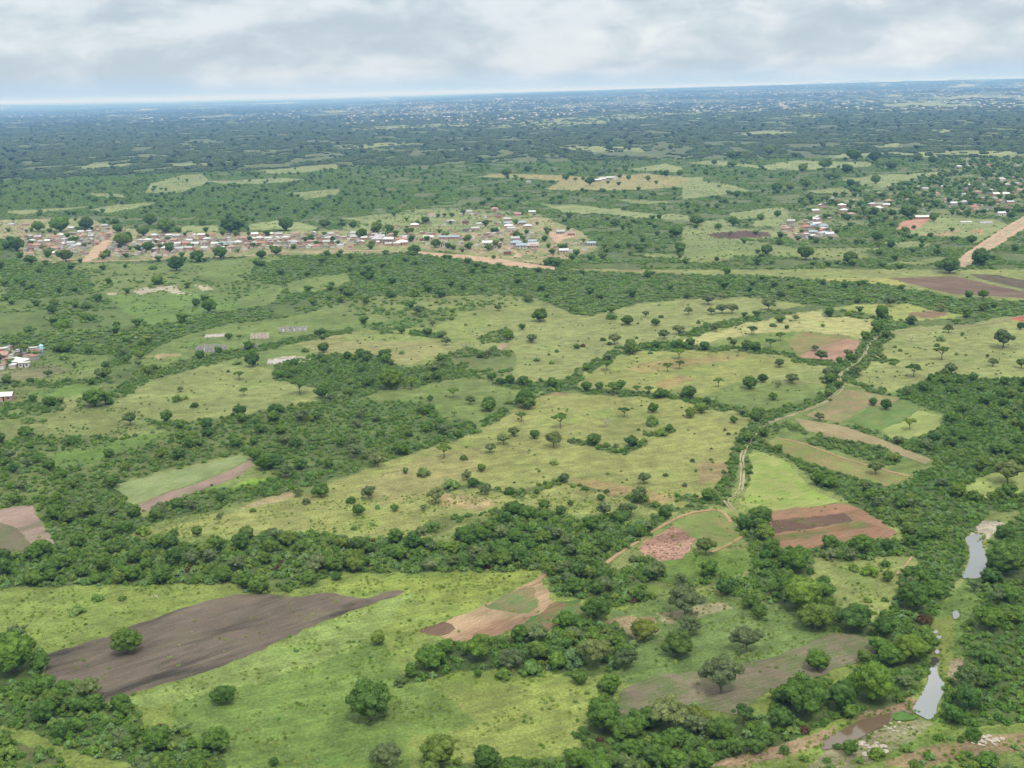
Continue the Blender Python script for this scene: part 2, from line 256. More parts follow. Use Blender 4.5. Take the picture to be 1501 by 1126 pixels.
# ground colours (real colours of grass and soil): edge wobble, rgb, polygon
GREEN = srgb(97,128,52)
def A(r, g, b, k=.395):
    c = srgb(r, g, b); y = (c[0]*.3+c[1]*.6+c[2]*.1); return tuple((x*.93+y*.07)*k for x in c)
COLORS = [
 (1, A(144,164,72), [(-900,868),(0,862),(150,858),(347,856),(360,868),(440,850),(500,838),(600,840),(805,832),(870,850),(1010,862),(1060,872),(1150,890),(1170,868),(1240,826),(1345,815),(1400,870),(1700,1000),(1700,2500),(-900,2500)]),
 (6, A(124,154,68), [(270,960),(420,950),(560,940),(600,1000),(600,1126),(300,1126),(250,1050)]),
 (5, A(150,174,88), [(400,950),(470,915),(560,880),(610,865),(560,920),(500,960),(380,1000),(200,1040),(180,1028),(300,985)]),
 (3, A(150,172,78), [(-900,880),(0,868),(120,872),(200,900),(130,935),(60,955),(-900,950)]),
 (3, A(154,170,72), [(450,858),(640,845),(800,834),(760,860),(690,890),(600,870)]),
 (5, A(148,162,76), [(600,1030),(700,1010),(840,1000),(880,1040),(850,1100),(700,1120),(600,1090)]),
 (2, A(122,148,76), [(895,892),(960,880),(1060,872),(1150,890),(1215,925),(1290,940),(1180,955),(1000,1010),(890,1000)]),
 (2, A(150,176,62), [(898,882),(925,878),(955,882),(905,896)]),
 (3, A(168,152,110), [(885,912),(910,902),(960,905),(970,925),(930,940),(895,940)]),
 (3, A(122,154,60), [(900,838),(960,812),(1040,810),(1100,805),(1110,830),(1060,850),(1000,860)]),
 (2, A(158,172,92), [(1190,842),(1240,826),(1340,815),(1345,830),(1320,860),(1310,885),(1285,915),(1235,893),(1210,870),(1170,866)]),
 (2, A(116,146,66), [(1415,850),(1450,840),(1445,880),(1415,930),(1400,1000),(1376,1000),(1362,970),(1362,930),(1380,890)]),
 (3, A(142,156,70), [(1372,905),(1400,900),(1395,960),(1385,1000),(1376,985),(1362,950)]),
 (3, A(176,160,132), [(1395,965),(1412,962),(1408,990),(1392,1005),(1388,985)]),
 (4, A(170,162,126), [(1240,1080),(1300,1064),(1345,1055),(1370,1060),(1340,1085),(1290,1110),(1250,1126),(1180,1126)]),
 (4, A(190,160,128), [(1040,1122),(1100,1098),(1180,1080),(1230,1062),(1215,1085),(1150,1110),(1090,1126)]),
 (4, A(172,142,116), [(1240,1050),(1300,1035),(1340,1020),(1345,1035),(1320,1046),(1260,1056)]),
 (5, A(184,152,118), [(1340,1100),(1440,1080),(1501,1075),(1501,1100),(1420,1110),(1340,1126),(1290,1120)]),
 (3, A(150,140,100), [(-20,1095),(0,1088),(60,1098),(100,1120),(60,1120)]),
 (2, A(206,196,172), [(1412,770),(1440,763),(1472,766),(1455,780),(1448,790),(1420,790),(1415,783)]),
 (3, A(160,176,92), [(1410,717),(1432,701),(1458,693),(1501,690),(1700,690),(1700,710),(1501,722),(1448,735)]),
 (5, A(130,158,70), [(560,1000),(600,985),(640,1010),(700,1060),(640,1080),(560,1070),(500,1050),(520,1010)]),
 (4, A(168,160,120), [(960,900),(1010,890),(1060,880),(1075,892),(1020,905),(980,915)]),
 # pastures of the middle distance
 (3, A(161,170,98), [(1060,560),(1101,500),(1290,490),(1360,481),(1501,463),(1800,455),(1800,550),(1501,553),(1434,556),(1381,543),(1354,561),(1300,578),(1240,565)]),
 (3, A(162,169,92), [(180,788),(440,725),(560,680),(700,632),(790,575),(1000,585),(1110,612),(1065,722),(985,755),(880,757),(780,745),(690,770),(600,795),(400,785)]),
 (4, A(164,162,98), [(560,690),(640,665),(700,655),(700,690),(640,720),(560,740),(520,720)]),
 (4, A(178,160,104), [(830,700),(880,705),(960,720),(1000,735),(960,740),(880,722)]),
 (4, A(176,160,108), [(1020,680),(1060,675),(1070,700),(1030,710)]),
 (3, A(188,170,118), [(640,722),(700,728),(740,735),(700,748),(650,742)]),
 (2, A(196,180,130), [(375,735),(410,722),(440,712),(430,728),(400,738),(350,745)]),
 (2, A(154,166,94), [(165,592),(240,548),(300,535),(345,530),(430,548),(480,575),(440,592),(360,603),(280,600)]),
 (2, A(168,168,104), [(435,503),(530,485),(600,493),(665,508),(640,522),(600,534),(540,528),(480,522)]),
 (2, A(162,170,90), zp(760,300,[(250,1005),(400,900),(700,800),(1290,805),(1560,840),(1501,900),(1240,960),(1000,1060),(860,1050),(600,1030),(340,1010)])),
 (5, A(178,160,100), zp(760,300,[(740,990),(900,940),(960,960),(850,1000),(760,1010)])),
 (4, A(172,160,96), zp(760,300,[(560,900),(800,860),(1100,830),(1300,830),(1000,880),(700,930)])),
 (2, A(192,192,122), [(979,510),(1008,495),(1060,484),(1101,472),(1160,460),(1189,457),(1234,460),(1301,474),(1285,498),(1240,492),(1176,484),(1120,490),(1060,496),(1020,508)]),
 (2, A(130,154,70), [(1040,507),(1101,490),(1170,486),(1154,500),(1170,524),(1101,515)]),
 (3, A(158,168,98), [(720,480),(820,468),(900,452),(1000,440),(1100,438),(1180,448),(1100,470),(1000,492),(940,512),(820,562),(700,560),(720,520)]),
 (2, A(170,180,92), [(1216,455),(1250,447),(1328,445),(1448,460),(1368,473),(1304,472)]),
 (3, A(156,128,92), [(1330,459),(1365,455),(1397,461),(1370,466),(1335,464)]),
 (2, A(182,178,96), [(1190,409),(1301,408),(1335,418),(1260,420)]),
 (2, A(150,166,86), [(480,500),(700,440),(720,480),(660,500)]),
 (3, A(186,170,124), zp(0,300,[(800,835),(900,820),(1000,815),(990,830),(860,850)])),
 (2, A(226,210,180), zp(0,300,[(580,490),(640,480),(630,510)])),
 (3, A(216,206,180), zp(0,300,[(730,475),(820,455),(900,445),(960,450),(1000,480),(1050,490),(1040,505),(960,490),(900,470),(820,480),(770,500)])),
 (3, A(206,196,160), zp(0,300,[(1060,440),(1130,450),(1170,470),(1120,475)])),
 (3, A(126,158,70), zp(0,300,[(560,500),(1180,490),(1290,520),(1340,570),(1100,600),(980,640),(820,670),(740,620)])),
 (2, A(156,152,110), zp(0,300,[(0,900),(160,890),(300,880),(380,910),(200,960),(0,980)])),
 (3, A(118,150,62), zp(0,300,[(150,1040),(400,990),(560,980),(500,1040),(300,1070)])),
 (3, A(118,150,62), [(60,676),(80,665),(140,655),(200,640),(250,632),(235,645),(180,660),(130,682),(80,684)]),
 (2, A(176,148,112), zp(760,300,[(110,1050),(200,1030),(290,1040),(200,1048)])),
 (3, A(190,160,132), zp(400,300,[(1240,770),(1290,765),(1285,800),(1260,830)])),
 (2, A(210,196,172), zp(400,300,[(0,850),(80,830),(200,840),(120,860),(60,885),(0,870)])),
 (3, A(140,180,50), [(330,722),(350,708),(375,700),(410,703),(420,714),(380,722)]),
 (2, A(216,164,128), zp(1101,300,[(1410,215),(1501,205),(1700,210),(1700,240),(1420,235)])),
 (2, A(196,110,84), zp(1101,300,[(1420,625),(1501,605),(1620,610),(1501,645)])),
 (2, A(196,170,128), zp(1101,300,[(900,170),(1050,150),(1170,130),(1100,165),(960,180)])),
 (2, A(214,160,120), zp(1101,300,[(1190,140),(1280,135),(1270,160),(1240,155)])),
 (2, A(186,110,84), zp(1000,0,[(885,970),(910,960),(940,968),(900,985)])),
 (2, A(110,84,74), zp(760,300,[(1030,160),(1200,145),(1370,150),(1390,180),(1100,185)])),
 (2, A(176,170,110), zp(500,0,[(600,775),(700,765),(940,772),(1350,765),(1540,790),(1450,825),(1300,835),(1000,840),(890,835),(960,802)])),
]
# fields as separate sheets: name, soil style, rgb, rgb2, angle hint (two pixels along the rows), label, polygon
FIELDS = [
 ('ploughed_field','soil', (126,114,100),(66,62,57), ((160,1000),(560,875)), 'large dark grey-brown ploughed field with a lone tree standing in it',
   [(62,962),(110,948),(158,934),(205,913),(250,897),(300,882),(345,871),(400,872),(432,876),(470,869),(487,869),(508,874),(540,877),(562,869),(595,866),(583,873),(545,886),(500,903),(460,918),(420,935),(370,957),(315,980),(260,998),(205,1013),(170,1028),(150,1030),(130,1000),(90,1000),(62,995)]),
 ('bare_field','tan', (196,170,136),(158,128,102), ((640,930),(790,860)), 'pale tan bare field behind the near thicket',
   [(615,926),(655,911),(700,892),(740,873),(760,861),(795,853),(806,870),(808,890),(790,902),(765,915),(735,930),(700,938),(668,943),(640,932)]),
 ('ploughed_field','soil', (134,108,90),(112,92,78), ((620,926),(660,912)), 'small dark brown tip of the tan bare field', [(613,926),(650,911),(668,922),(645,933)]),
 ('crop_field','crop', (116,138,84),(150,136,100), ((712,892),(780,865)), 'small green crop patch inside the tan field', [(712,890),(745,870),(763,862),(783,861),(790,880),(788,890),(775,899),(745,897),(720,893)]),
 ('crop_field','crop', (92,134,66),(146,118,90), ((740,925),(850,880)), 'green maize plot with bare edges beside the near thicket', [(745,925),(772,912),(800,893),(815,882),(852,878),(857,900),(830,912),(790,928),(760,935)]),
 ('crop_field','crop', (156,168,116),(140,158,100), ((190,735),(350,672)), 'pale green strip field above the brown strip', [(168,711),(240,693),(300,680),(352,667),(366,673),(345,684),(290,706),(240,723),(195,742)]),
 ('ploughed_field','tan', (166,144,130),(140,118,106), ((205,745),(370,678)), 'long narrow brown strip field between bushes', [(195,743),(240,725),(290,708),(345,686),(369,673),(371,682),(345,700),(300,716),(260,731),(225,746),(205,752)]),
 ('ploughed_field','tan', (178,154,142),(128,124,96), ((10,800),(70,780)), 'grey-brown field cut into the scrub at the left edge', [(-200,770),(0,748),(45,740),(60,765),(80,797),(50,806),(0,820),(-200,835)]),
 ('crop_field','crop', (118,126,88),(138,122,104), ((0,815),(70,797)), 'dull green lower half of the field at the left edge', [(-200,790),(0,766),(25,775),(55,804),(0,819),(-200,834)]),
 ('ploughed_field','clod', (202,162,140),(150,116,98), ((945,815),(1010,800)), 'reddish cloddy field below the dirt track', [(936,802),(985,771),(1002,778),(1022,790),(1012,808),(1000,820),(965,823),(945,815)]),
 ('crop_field','crop', (128,148,78),(148,146,92), ((1000,770),(1070,790)), 'green crop field joined to the red cloddy field', [(986,770),(1010,755),(1040,749),(1060,752),(1072,768),(1087,787),(1065,800),(1040,808),(1022,791)]),
 ('grass_field','grass', (148,172,84),(168,176,106), ((1100,745),(1210,722)), 'bright yellow-green field right of the winding track', [(1097,666),(1117,663),(1154,677),(1181,709),(1208,725),(1234,737),(1136,749),(1101,747),(1084,738),(1094,720),(1102,690)]),
 ('ploughed_field','tan', (168,130,104),(146,122,90), ((1130,800),(1260,765)), 'reddish brown banded field above the riverside trees', [(1128,752),(1136,749),(1234,738),(1265,748),(1290,763),(1316,782),(1300,790),(1250,793),(1200,803),(1135,803),(1125,780)]),
 ('ploughed_field','soil', (118,94,78),(102,82,70), ((1130,775),(1245,758)), 'dark brown band across the reddish field', [(1131,764),(1238,752),(1250,764),(1212,772),(1128,783)]),
 ('crop_field','crop', (124,128,76),(150,118,84), ((1130,795),(1260,768)), 'green band low in the reddish field', [(1128,787),(1212,775),(1260,764),(1290,772),(1230,780),(1160,791),(1130,794)]),
 ('crop_field','crop', (144,148,96),(164,142,110), ((1180,608),(1250,575)), 'brownish grass plot beside the track bend', [(1240,571),(1322,583),(1300,595),(1272,597),(1230,621),(1181,609),(1215,590)]),
 ('crop_field','crop', (112,142,74),(130,144,84), ((1245,617),(1330,595)), 'green vegetable plot with two trees on its edge', [(1272,598),(1300,596),(1330,586),(1350,598),(1335,610),(1305,625),(1290,631),(1238,618)]),
 ('grass_field','grass', (164,176,106),(148,164,92), ((1300,640),(1375,612)), 'pale yellow grass plot with an umbrella tree', [(1293,632),(1335,611),(1346,602),(1380,609),(1379,625),(1350,641),(1310,647)]),
 ('bare_field','tan', (170,156,118),(146,146,98), ((1165,615),(1360,675)), 'long tan strip running down from the track', [(1165,613),(1226,623),(1270,636),(1314,653),(1368,675),(1357,681),(1320,668),(1288,653),(1225,643),(1181,632)]),
 ('crop_field','crop', (144,154,86),(158,146,98), ((1136,645),(1330,700)), 'olive strip field with an orange upper edge', [(1122,648),(1136,643),(1178,652),(1234,673),(1288,688),(1333,700),(1305,714),(1270,706),(1200,684),(1150,665)]),
 ('crop_field','crop', (138,146,84),(160,136,100), ((1150,515),(1250,492)), 'brown and green plot in the pale yellow field', [(1154,500),(1176,488),(1242,492),(1262,500),(1253,519),(1229,529),(1200,527),(1170,524)]),
 ('ploughed_field','tan', (184,146,124),(164,136,110), ((1172,522),(1255,500)), 'pinkish red plot beside the upper track', [(1172,523),(1205,508),(1242,497),(1262,501),(1253,519),(1229,529),(1200,527)]),
 ('ploughed_field','soil', (134,110,94),(110,92,80), ((1310,410),(1490,430)), 'broad brown ploughed field before the big dirt road', [(1301,408),(1397,405),(1420,410),(1501,428),(1800,455),(1800,470),(1501,437),(1447,434),(1394,431),(1327,414)]),
 ('ploughed_field','soil', (112,98,82),(90,84,68), ((1420,406),(1500,420)), 'dark furrowed plot beside the strip of grass', [(1420,402),(1460,403),(1501,411),(1700,425),(1700,440),(1501,424),(1440,410)]),
 ('crop_field','crop', (144,132,112),(116,128,82), ((910,1035),(1270,945)), 'wide grey-brown stubble field with grassy patches by the river woods',
   [(905,1045),(915,1010),(960,990),(1030,985),(1100,972),(1170,950),(1225,928),(1290,940),(1280,962),(1200,992),(1130,1012),(1085,1050),(1000,1033),(940,1050)]),
 ('bare_field','tan', (204,156,132),(190,146,122), ((1315,336),(1360,322)), 'bare red earth yard in front of the long school building', [(1313,337),(1322,325),(1345,321),(1364,321),(1354,330),(1338,338)]),
]
# dirt roads as polygons / tracks as lines
ROADPOLY = [
 ('dirt_road', 'wide pale orange dirt road running off to the right', zp(1101,300,[(1120,312),(1190,260),(1330,165),(1501,62),(2100,-300),(2300,-300),(1501,135),(1400,200),(1290,265),(1200,335),(1165,350),(1150,335)])),
 ('dirt_road', 'pale sandy street dropping through the left village', [(109,385),(122,381),(133,366),(145,357),(155,352),(163,352),(160,361),(152,368),(143,378),(132,383)]),
 ('dirt_road', 'pinkish dirt road widening below the middle village', [(592,367),(640,371),(680,374),(720,378),(765,385),(815,392),(812,396),(760,392),(720,387),(680,380),(630,375)]),
 ('dirt_road', 'pale dirt lane beside the last houses of the middle village', zp(400,300,[(1250,220),(1300,235),(1370,275),(1365,290),(1320,290),(1340,270),(1280,240)])),
 ('dirt_road', 'small pale lane in the clearing of the far cluster', zp(760,300,[(160,155),(200,150),(320,160),(310,180),(250,190),(220,215),(190,200)])),
]
TRACKS = [
 ('dirt_road', 4.5, 'pale dirt road along the front of the left village', [(60,386),(109,384),(200,382),(290,378),(360,375),(400,371),(440,369),(500,368),(560,368),(600,370)]),
 ('dirt_track', 2.1, 'winding pale two-rut track between the hedged pastures', [(1075,748),(1066,738),(1067,731),(1084,720),(1088,693),(1089,667),(1100,645),(1113,629),(1131,619),(1154,611),(1180,602),(1208,591),(1226,577),(1234,568),(1230,556),(1233,548),(1245,540),(1258,532),(1267,522),(1270,511),(1277,502),(1290,492),(1320,486),(1368,481),(1447,475),(1501,463),(1600,455)]),
 ('dirt_path', 1.5, 'thin orange path curving round the cloddy red field', [(886,828),(905,814),(930,798),(952,783),(985,763),(1015,752),(1045,748),(1060,752),(1072,766)]),
 ('dirt_track', 9.0, 'pale wheel lanes worn along the wide dirt road', zp(1101,300,[(1158,330),(1215,290),(1350,190),(1501,92),(1900,-160)])),
 ('dirt_path', 1.2, 'pale path along the lower edge of the crop field', [(1042,810),(1060,803),(1075,795),(1088,787)]),
 ('dirt_path', 1.6, 'orange path edging the olive strip field', [(1136,642),(1178,651),(1234,671),(1288,687),(1333,699)]),
 ('dirt_path', 2.0, 'pale path leaving the tan field corner', zp(740,826,[(100,130),(180,100),(240,50),(330,30)])),
 ('dirt_path', 3.0, 'thin path across the far bush beyond the middle village', [(840,396),(900,397),(960,399),(1000,399)]),
 ('dirt_path', .8, 'faint pale footpath on the grassy slope by the river trees', zp(1101,560,[(890,955),(850,1010),(800,1060)])),
 ('dirt_path', 2.0, 'narrow lane in the middle village', zp(400,300,[(1190,110),(1160,150),(1190,180)])),
]
# ------------------------------------------------------------------ node helpers
def newmat(name):
    m = bpy.data.materials.new(name); m.use_nodes = True
    nt = m.node_tree; b = nt.nodes['Principled BSDF']
    b.inputs['Specular IOR Level'].default_value = 0.15; b.inputs['Roughness'].default_value = .9
    return m, nt, b
def N(nt, t, **kw):
    n = nt.nodes.new(t)
    for k, v in kw.items():
        if k in n.inputs: n.inputs[k].default_value = v
        else: setattr(n, k, v)
    return n
def L(nt, a, b): nt.links.new(a, b)
def mathn(nt, op, a, b=None, c=None):
    n = nt.nodes.new('ShaderNodeMath'); n.operation = op
    for i, v in enumerate((a, b, c)):
        if v is None: continue
        if isinstance(v, (int, float)): n.inputs[i].default_value = v
        else: L(nt, v, n.inputs[i])
    return n.outputs[0]
def mixc(nt, fac, a, b, mode='MIX'):
    n = nt.nodes.new('ShaderNodeMix'); n.data_type = 'RGBA'; n.blend_type = mode
    for s, v in ((n.inputs[0], fac), (n.inputs[6], a), (n.inputs[7], b)):
        if isinstance(v, (int, float)): s.default_value = v
        elif isinstance(v, tuple): s.default_value = (v+(1,))[:4]
        else: L(nt, v, s)
    return n.outputs[2]
def ramp(nt, fac, lo, hi, a=0.0, b=1.0):
    n = nt.nodes.new('ShaderNodeMapRange'); n.interpolation_type = 'SMOOTHSTEP'
    L(nt, fac, n.inputs[0]); n.inputs[1].default_value = lo; n.inputs[2].default_value = hi
    n.inputs[3].default_value = a; n.inputs[4].default_value = b
    return n.outputs[0]
def noise(nt, vec, scale, detail=3, rough=.55, dist=0.0, off=None):
    n = nt.nodes.new('ShaderNodeTexNoise'); n.inputs['Scale'].default_value = scale
    n.inputs['Detail'].default_value = detail; n.inputs['Roughness'].default_value = rough
    n.inputs['Distortion'].default_value = dist
    if off is not None:
        a = nt.nodes.new('ShaderNodeVectorMath'); a.operation = 'ADD'; L(nt, vec, a.inputs[0]); a.inputs[1].default_value = off
        vec = a.outputs[0]
    L(nt, vec, n.inputs['Vector']); return n.outputs[0]
def position(nt): return nt.nodes.new('ShaderNodeNewGeometry').outputs['Position']
def rotscale(nt, vec, ang, sx, sy):
    n = nt.nodes.new('ShaderNodeMapping'); n.vector_type = 'POINT'
    # rotate first, then stretch: two mappings
    n.inputs['Rotation'].default_value = (0, 0, -ang); L(nt, vec, n.inputs['Vector'])
    s = nt.nodes.new('ShaderNodeVectorMath'); s.operation = 'MULTIPLY'; L(nt, n.outputs[0], s.inputs[0]); s.inputs[1].default_value = (sx, sy, 1)
    return s.outputs[0]
def bump(nt, b, h, strength, distance):
    n = nt.nodes.new('ShaderNodeBump'); n.inputs['Strength'].default_value = strength; n.inputs['Distance'].default_value = distance
    L(nt, h, n.inputs['Height']); L(nt, n.outputs[0], b.inputs['Normal'])

# ------------------------------------------------------------------ sky, sun, air
wd = bpy.data.worlds.new('World'); SC.world = wd; wd.use_nodes = True
nt = wd.node_tree; nt.nodes.clear()
SUN_EL, SUN_AZ = 62, 160
sky = N(nt, 'ShaderNodeTexSky'); sky.sky_type = 'NISHITA'; sky.sun_disc = False
sky.sun_elevation = R(SUN_EL); sky.sun_rotation = R(SUN_AZ); sky.altitude = 200
bgs = N(nt, 'ShaderNodeBackground', Strength=.1); L(nt, sky.outputs[0], bgs.inputs[0])
tc = N(nt, 'ShaderNodeTexCoord').outputs['Generated']
sep = N(nt, 'ShaderNodeSeparateXYZ'); L(nt, tc, sep.inputs[0])
el = sep.outputs[2]
def vmul(vec, v):
    s = nt.nodes.new('ShaderNodeVectorMath'); s.operation = 'MULTIPLY'; L(nt, vec, s.inputs[0]); s.inputs[1].default_value = v; return s.outputs[0]
big = noise(nt, vmul(tc, (6, 6, 22)), 1, 4, .5, .5, (3.1, 0, 1.7))
med = noise(nt, vmul(tc, (17, 17, 42)), 1, 5, .52, .6, (9.3, 2, 5.2))
fine = noise(nt, vmul(tc, (60, 60, 130)), 1, 5, .6, .5, (1.3, 7, .2))
cl = mathn(nt, 'ADD', mathn(nt, 'MULTIPLY', big, .55), mathn(nt, 'ADD', mathn(nt, 'MULTIPLY', med, .33), mathn(nt, 'MULTIPLY', fine, .12)))
f1 = ramp(nt, cl, .39, .60)
col = mixc(nt, f1, srgb(186, 201, 211), srgb(224, 232, 237))
# brighter breaks in the overcast towards the right, low down
brk = mathn(nt, 'MULTIPLY', ramp(nt, med, .50, .68), mathn(nt, 'MULTIPLY', ramp(nt, sep.outputs[0], .0, .18), ramp(nt, big, .40, .56)))
col = mixc(nt, mathn(nt, 'MULTIPLY', brk, .8), col, srgb(243, 246, 245))
# blue-white clear strip under the cloud base at the horizon
strip = mathn(nt, 'SUBTRACT', 1, ramp(nt, mathn(nt, 'ADD', el, mathn(nt, 'MULTIPLY', mathn(nt, 'SUBTRACT', big, .5), .02)), .004, .020))
col = mixc(nt, mathn(nt, 'MULTIPLY', strip, .75), col, srgb(176, 205, 232))
gain = ramp(nt, el, .09, .8, .72, 2.15)       # overcast skies are brightest overhead
col = mixc(nt, 1.0, col, gain, 'MULTIPLY'); col = mixc(nt, ramp(nt, el, .12, .5), col, mixc(nt, 1.0, col, (1.10, 1.0, .90), 'MULTIPLY'))
bgc = N(nt, 'ShaderNodeBackground', Strength=1.0); L(nt, col, bgc.inputs[0])
mx = N(nt, 'ShaderNodeMixShader'); mx.inputs[0].default_value = .93
L(nt, bgs.outputs[0], mx.inputs[1]); L(nt, bgc.outputs[0], mx.inputs[2])
wo = N(nt, 'ShaderNodeOutputWorld'); L(nt, mx.outputs[0], wo.inputs[0])

sl = bpy.data.lights.new('sun', 'SUN'); so = bpy.data.objects.new('sun', sl); C.objects.link(so)
sl.energy = 2.2; sl.angle = R(9); sl.color = (1, .94, .84)
az = R(SUN_AZ); e = R(SUN_EL)
sdir = Vector((math.sin(az)*math.cos(e), math.cos(az)*math.cos(e), math.sin(e)))
so.rotation_euler = (-sdir).to_track_quat('-Z', 'Y').to_euler(); so.location = (0, 0, 400)
SC.view_settings.view_transform = 'Standard'; SC.view_settings.look = 'None'; SC.view_settings.exposure = 0.53; SC.view_settings.gamma = 1
SC.cycles.max_bounces = 6; SC.cycles.diffuse_bounces = 3; SC.cycles.glossy_bounces = 2; SC.cycles.volume_bounces = 0; SC.cycles.transparent_max_bounces = 6

FAR = 95000.0
def box(name, x0, x1, y0, y1, z0, z1):
    v = [(x, y, z) for z in (z0, z1) for y in (y0, y1) for x in (x0, x1)]
    f = [(0, 2, 3, 1), (4, 5, 7, 6), (0, 1, 5, 4), (2, 6, 7, 3), (0, 4, 6, 2), (1, 3, 7, 5)]
    me = bpy.data.meshes.new(name); me.from_pydata(v, [], f); o = bpy.data.objects.new(name, me); C.objects.link(o); return o
def tag(o, label=None, cat=None, group=None, kind=None):
    if label: o['label'] = label
    if cat: o['category'] = cat
    if group: o['group'] = group
    if kind: o['kind'] = kind
    return o
HAZE_TOP = 262.0
hz = box('haze', -FAR*1.05, FAR*1.05, -FAR*1.05, FAR*1.05, -40, HAZE_TOP)
tag(hz, 'thin blue haze filling the air over the whole plain', 'haze', kind='stuff')
hm = bpy.data.materials.new('haze'); hm.use_nodes = True; nt = hm.node_tree; nt.nodes.clear()
pv = N(nt, 'ShaderNodeVolumePrincipled'); pv.inputs['Color'].default_value = (.17, .36, .75, 1); pv.inputs['Density'].default_value = HAZE_D if 'HAZE_D' in globals() else 8.8e-5
pv.inputs['Anisotropy'].default_value = 0.0; pv.inputs['Absorption Color'].default_value = (.90, .80, .66, 1)
oo = N(nt, 'ShaderNodeOutputMaterial'); L(nt, pv.outputs[0], oo.inputs['Volume'])
hz.data.materials.append(hm)

# ------------------------------------------------------------------ density of bush over the picture's ground
def wobble(px, py, k):
    a = (vnoise(px/14, py/7, 3)-.5)*k*2 + (vnoise(px/4.5, py/2.5, 4)-.5)*k
    b = (vnoise(px/14, py/7, 13)-.5)*k + (vnoise(px/4.5, py/2.5, 14)-.5)*k*.5
    return px+a, py+b
def clear_mask(px, py, fields):
    out = np.zeros(px.shape, bool)
    for f in fields: out |= inpoly(px, py, f)
    return out
ROADS_PX = [p[2] for p in ROADPOLY]
WATER_PX = {
 'pond_upper': [(1418,800),(1415,790),(1425,785),(1434,784),(1445,787),(1439,796),(1443,806),(1446,818),(1448,837),(1440,845),(1432,849),(1410,848),(1414,838),(1419,827),(1421,812)],
 'pool': [(1396,899),(1401,896),(1406,900),(1405,907),(1398,908)],
 'pool2': [(1368,940),(1372,934),(1380,933),(1377,940),(1371,944)],
 'pool3': [(1370,956),(1374,953),(1377,957),(1373,960)],
 'pool4': [(1368,928),(1372,924),(1375,928),(1371,930)],
 'river': [(1364,968),(1370,964),(1377,970),(1374,980),(1376,992),(1382,1000),(1386,1008),(1380,1022),(1373,1037),(1372,1048),(1362,1056),(1352,1052),(1341,1046),(1338,1040),(1346,1026),(1354,1012),(1360,1000),(1361,986)],
 'brown': [(1338,1041),(1341,1047),(1330,1046),(1312,1052),(1306,1058),(1296,1066),(1280,1072),(1266,1080),(1253,1087),(1244,1094),(1234,1094),(1220,1098),(1206,1100),(1206,1090),(1215,1082),(1229,1074),(1246,1064),(1266,1055),(1285,1051),(1304,1046),(1322,1043)],
}
FIELD_PX = [f[6] for f in FIELDS]
def density(px, py):
    """bush density 0..1 and the zone index at each point"""
    wx, wy = wobble(px, py, np.clip((py-130)/120, .5, 5))
    d = np.full(px.shape, .6); zi = np.full(px.shape, -1)
    for i, (nm, dn, pts) in enumerate(ZONES):
        m_ = inpoly(wx, wy, pts); d[m_] = dn; zi[m_] = i
    for dn, pts in FARCLEAR:
        m_ = inpoly(wx, wy, pts); d[m_] = np.minimum(d[m_], dn)
    for pts in VILLAGES:
        m_ = inpoly(px, py, pts); d[m_] = np.minimum(d[m_], .14)
    m_ = inpoly(px, py, SETTLE); d[m_] = np.minimum(d[m_], .55)
    line = np.zeros(px.shape, bool)
    for nm, w, pts in LINES:
        m_ = nearline(wx, wy, pts, w) < w*(.55+.75*vnoise(px/9, py/5, 21)); m_ &= vnoise(px/13, py/9, 22) > .10
        line |= m_
    d[line] = np.maximum(d[line], .9)
    hard = clear_mask(px, py, FIELD_PX) | clear_mask(px, py, ROADS_PX) | clear_mask(px, py, WATER_PX.values())
    for nm, w, lb, pts in TRACKS:
        hard |= nearline(px, py, pts, 4) < np.clip((py-350)/80, .8, 2.4)
    d[hard] = 0
    return d, zi, line, hard

# ------------------------------------------------------------------ the ground: one sheet to beyond the horizon
th = []
a = 0.06
ang = [a]
while a < 41:
    a += 0.047 if a > .3 else .03
    ang.append(a)
rad = [CAMZ/math.tan(R(x)) for x in ang]
rad = [r for r in rad if r < FAR*.98]
rad = sorted([FAR, 0.5, 20, 50, 80, 110, 140, 165]+rad)
azs = list(np.arange(-36, -27, .15)) + list(np.arange(-27, 27.001, .055)) + list(np.arange(27.15, 36.1, .15)) + list(np.arange(38, 322.5, 3.0))
na, nr = len(azs), len(rad)
AZ, RR = np.meshgrid(np.radians(azs), np.array(rad))
X = (np.sin(AZ)*RR).ravel(); Y = (np.cos(AZ)*RR).ravel()
Z = terrain(X, Y)
co3 = np.stack([X, Y, Z], 1).astype(np.float32)
idx = np.arange(na*nr).reshape(nr, na)
q = np.stack([idx[:-1], np.roll(idx, -1, 1)[:-1], np.roll(idx, -1, 1)[1:], idx[1:]], -1).reshape(-1, 4)
def mesh_np(name, verts, faces, smooth=True):
    me = bpy.data.meshes.new(name); k = faces.shape[1]
    me.vertices.add(len(verts)); me.vertices.foreach_set('co', np.ascontiguousarray(verts, np.float32).ravel())
    me.loops.add(faces.size); me.loops.foreach_set('vertex_index', np.ascontiguousarray(faces, np.int32).ravel())
    me.polygons.add(len(faces)); me.polygons.foreach_set('loop_start', np.arange(0, faces.size, k, dtype=np.int32))
    if smooth: me.polygons.foreach_set('use_smooth', np.ones(len(faces), bool))
    me.update(calc_edges=True); return me
gm = mesh_np('ground', co3, q)
PX, PY = project(X, Y, Z)
D_, ZI_, LN_, HARD_ = density(PX, PY)
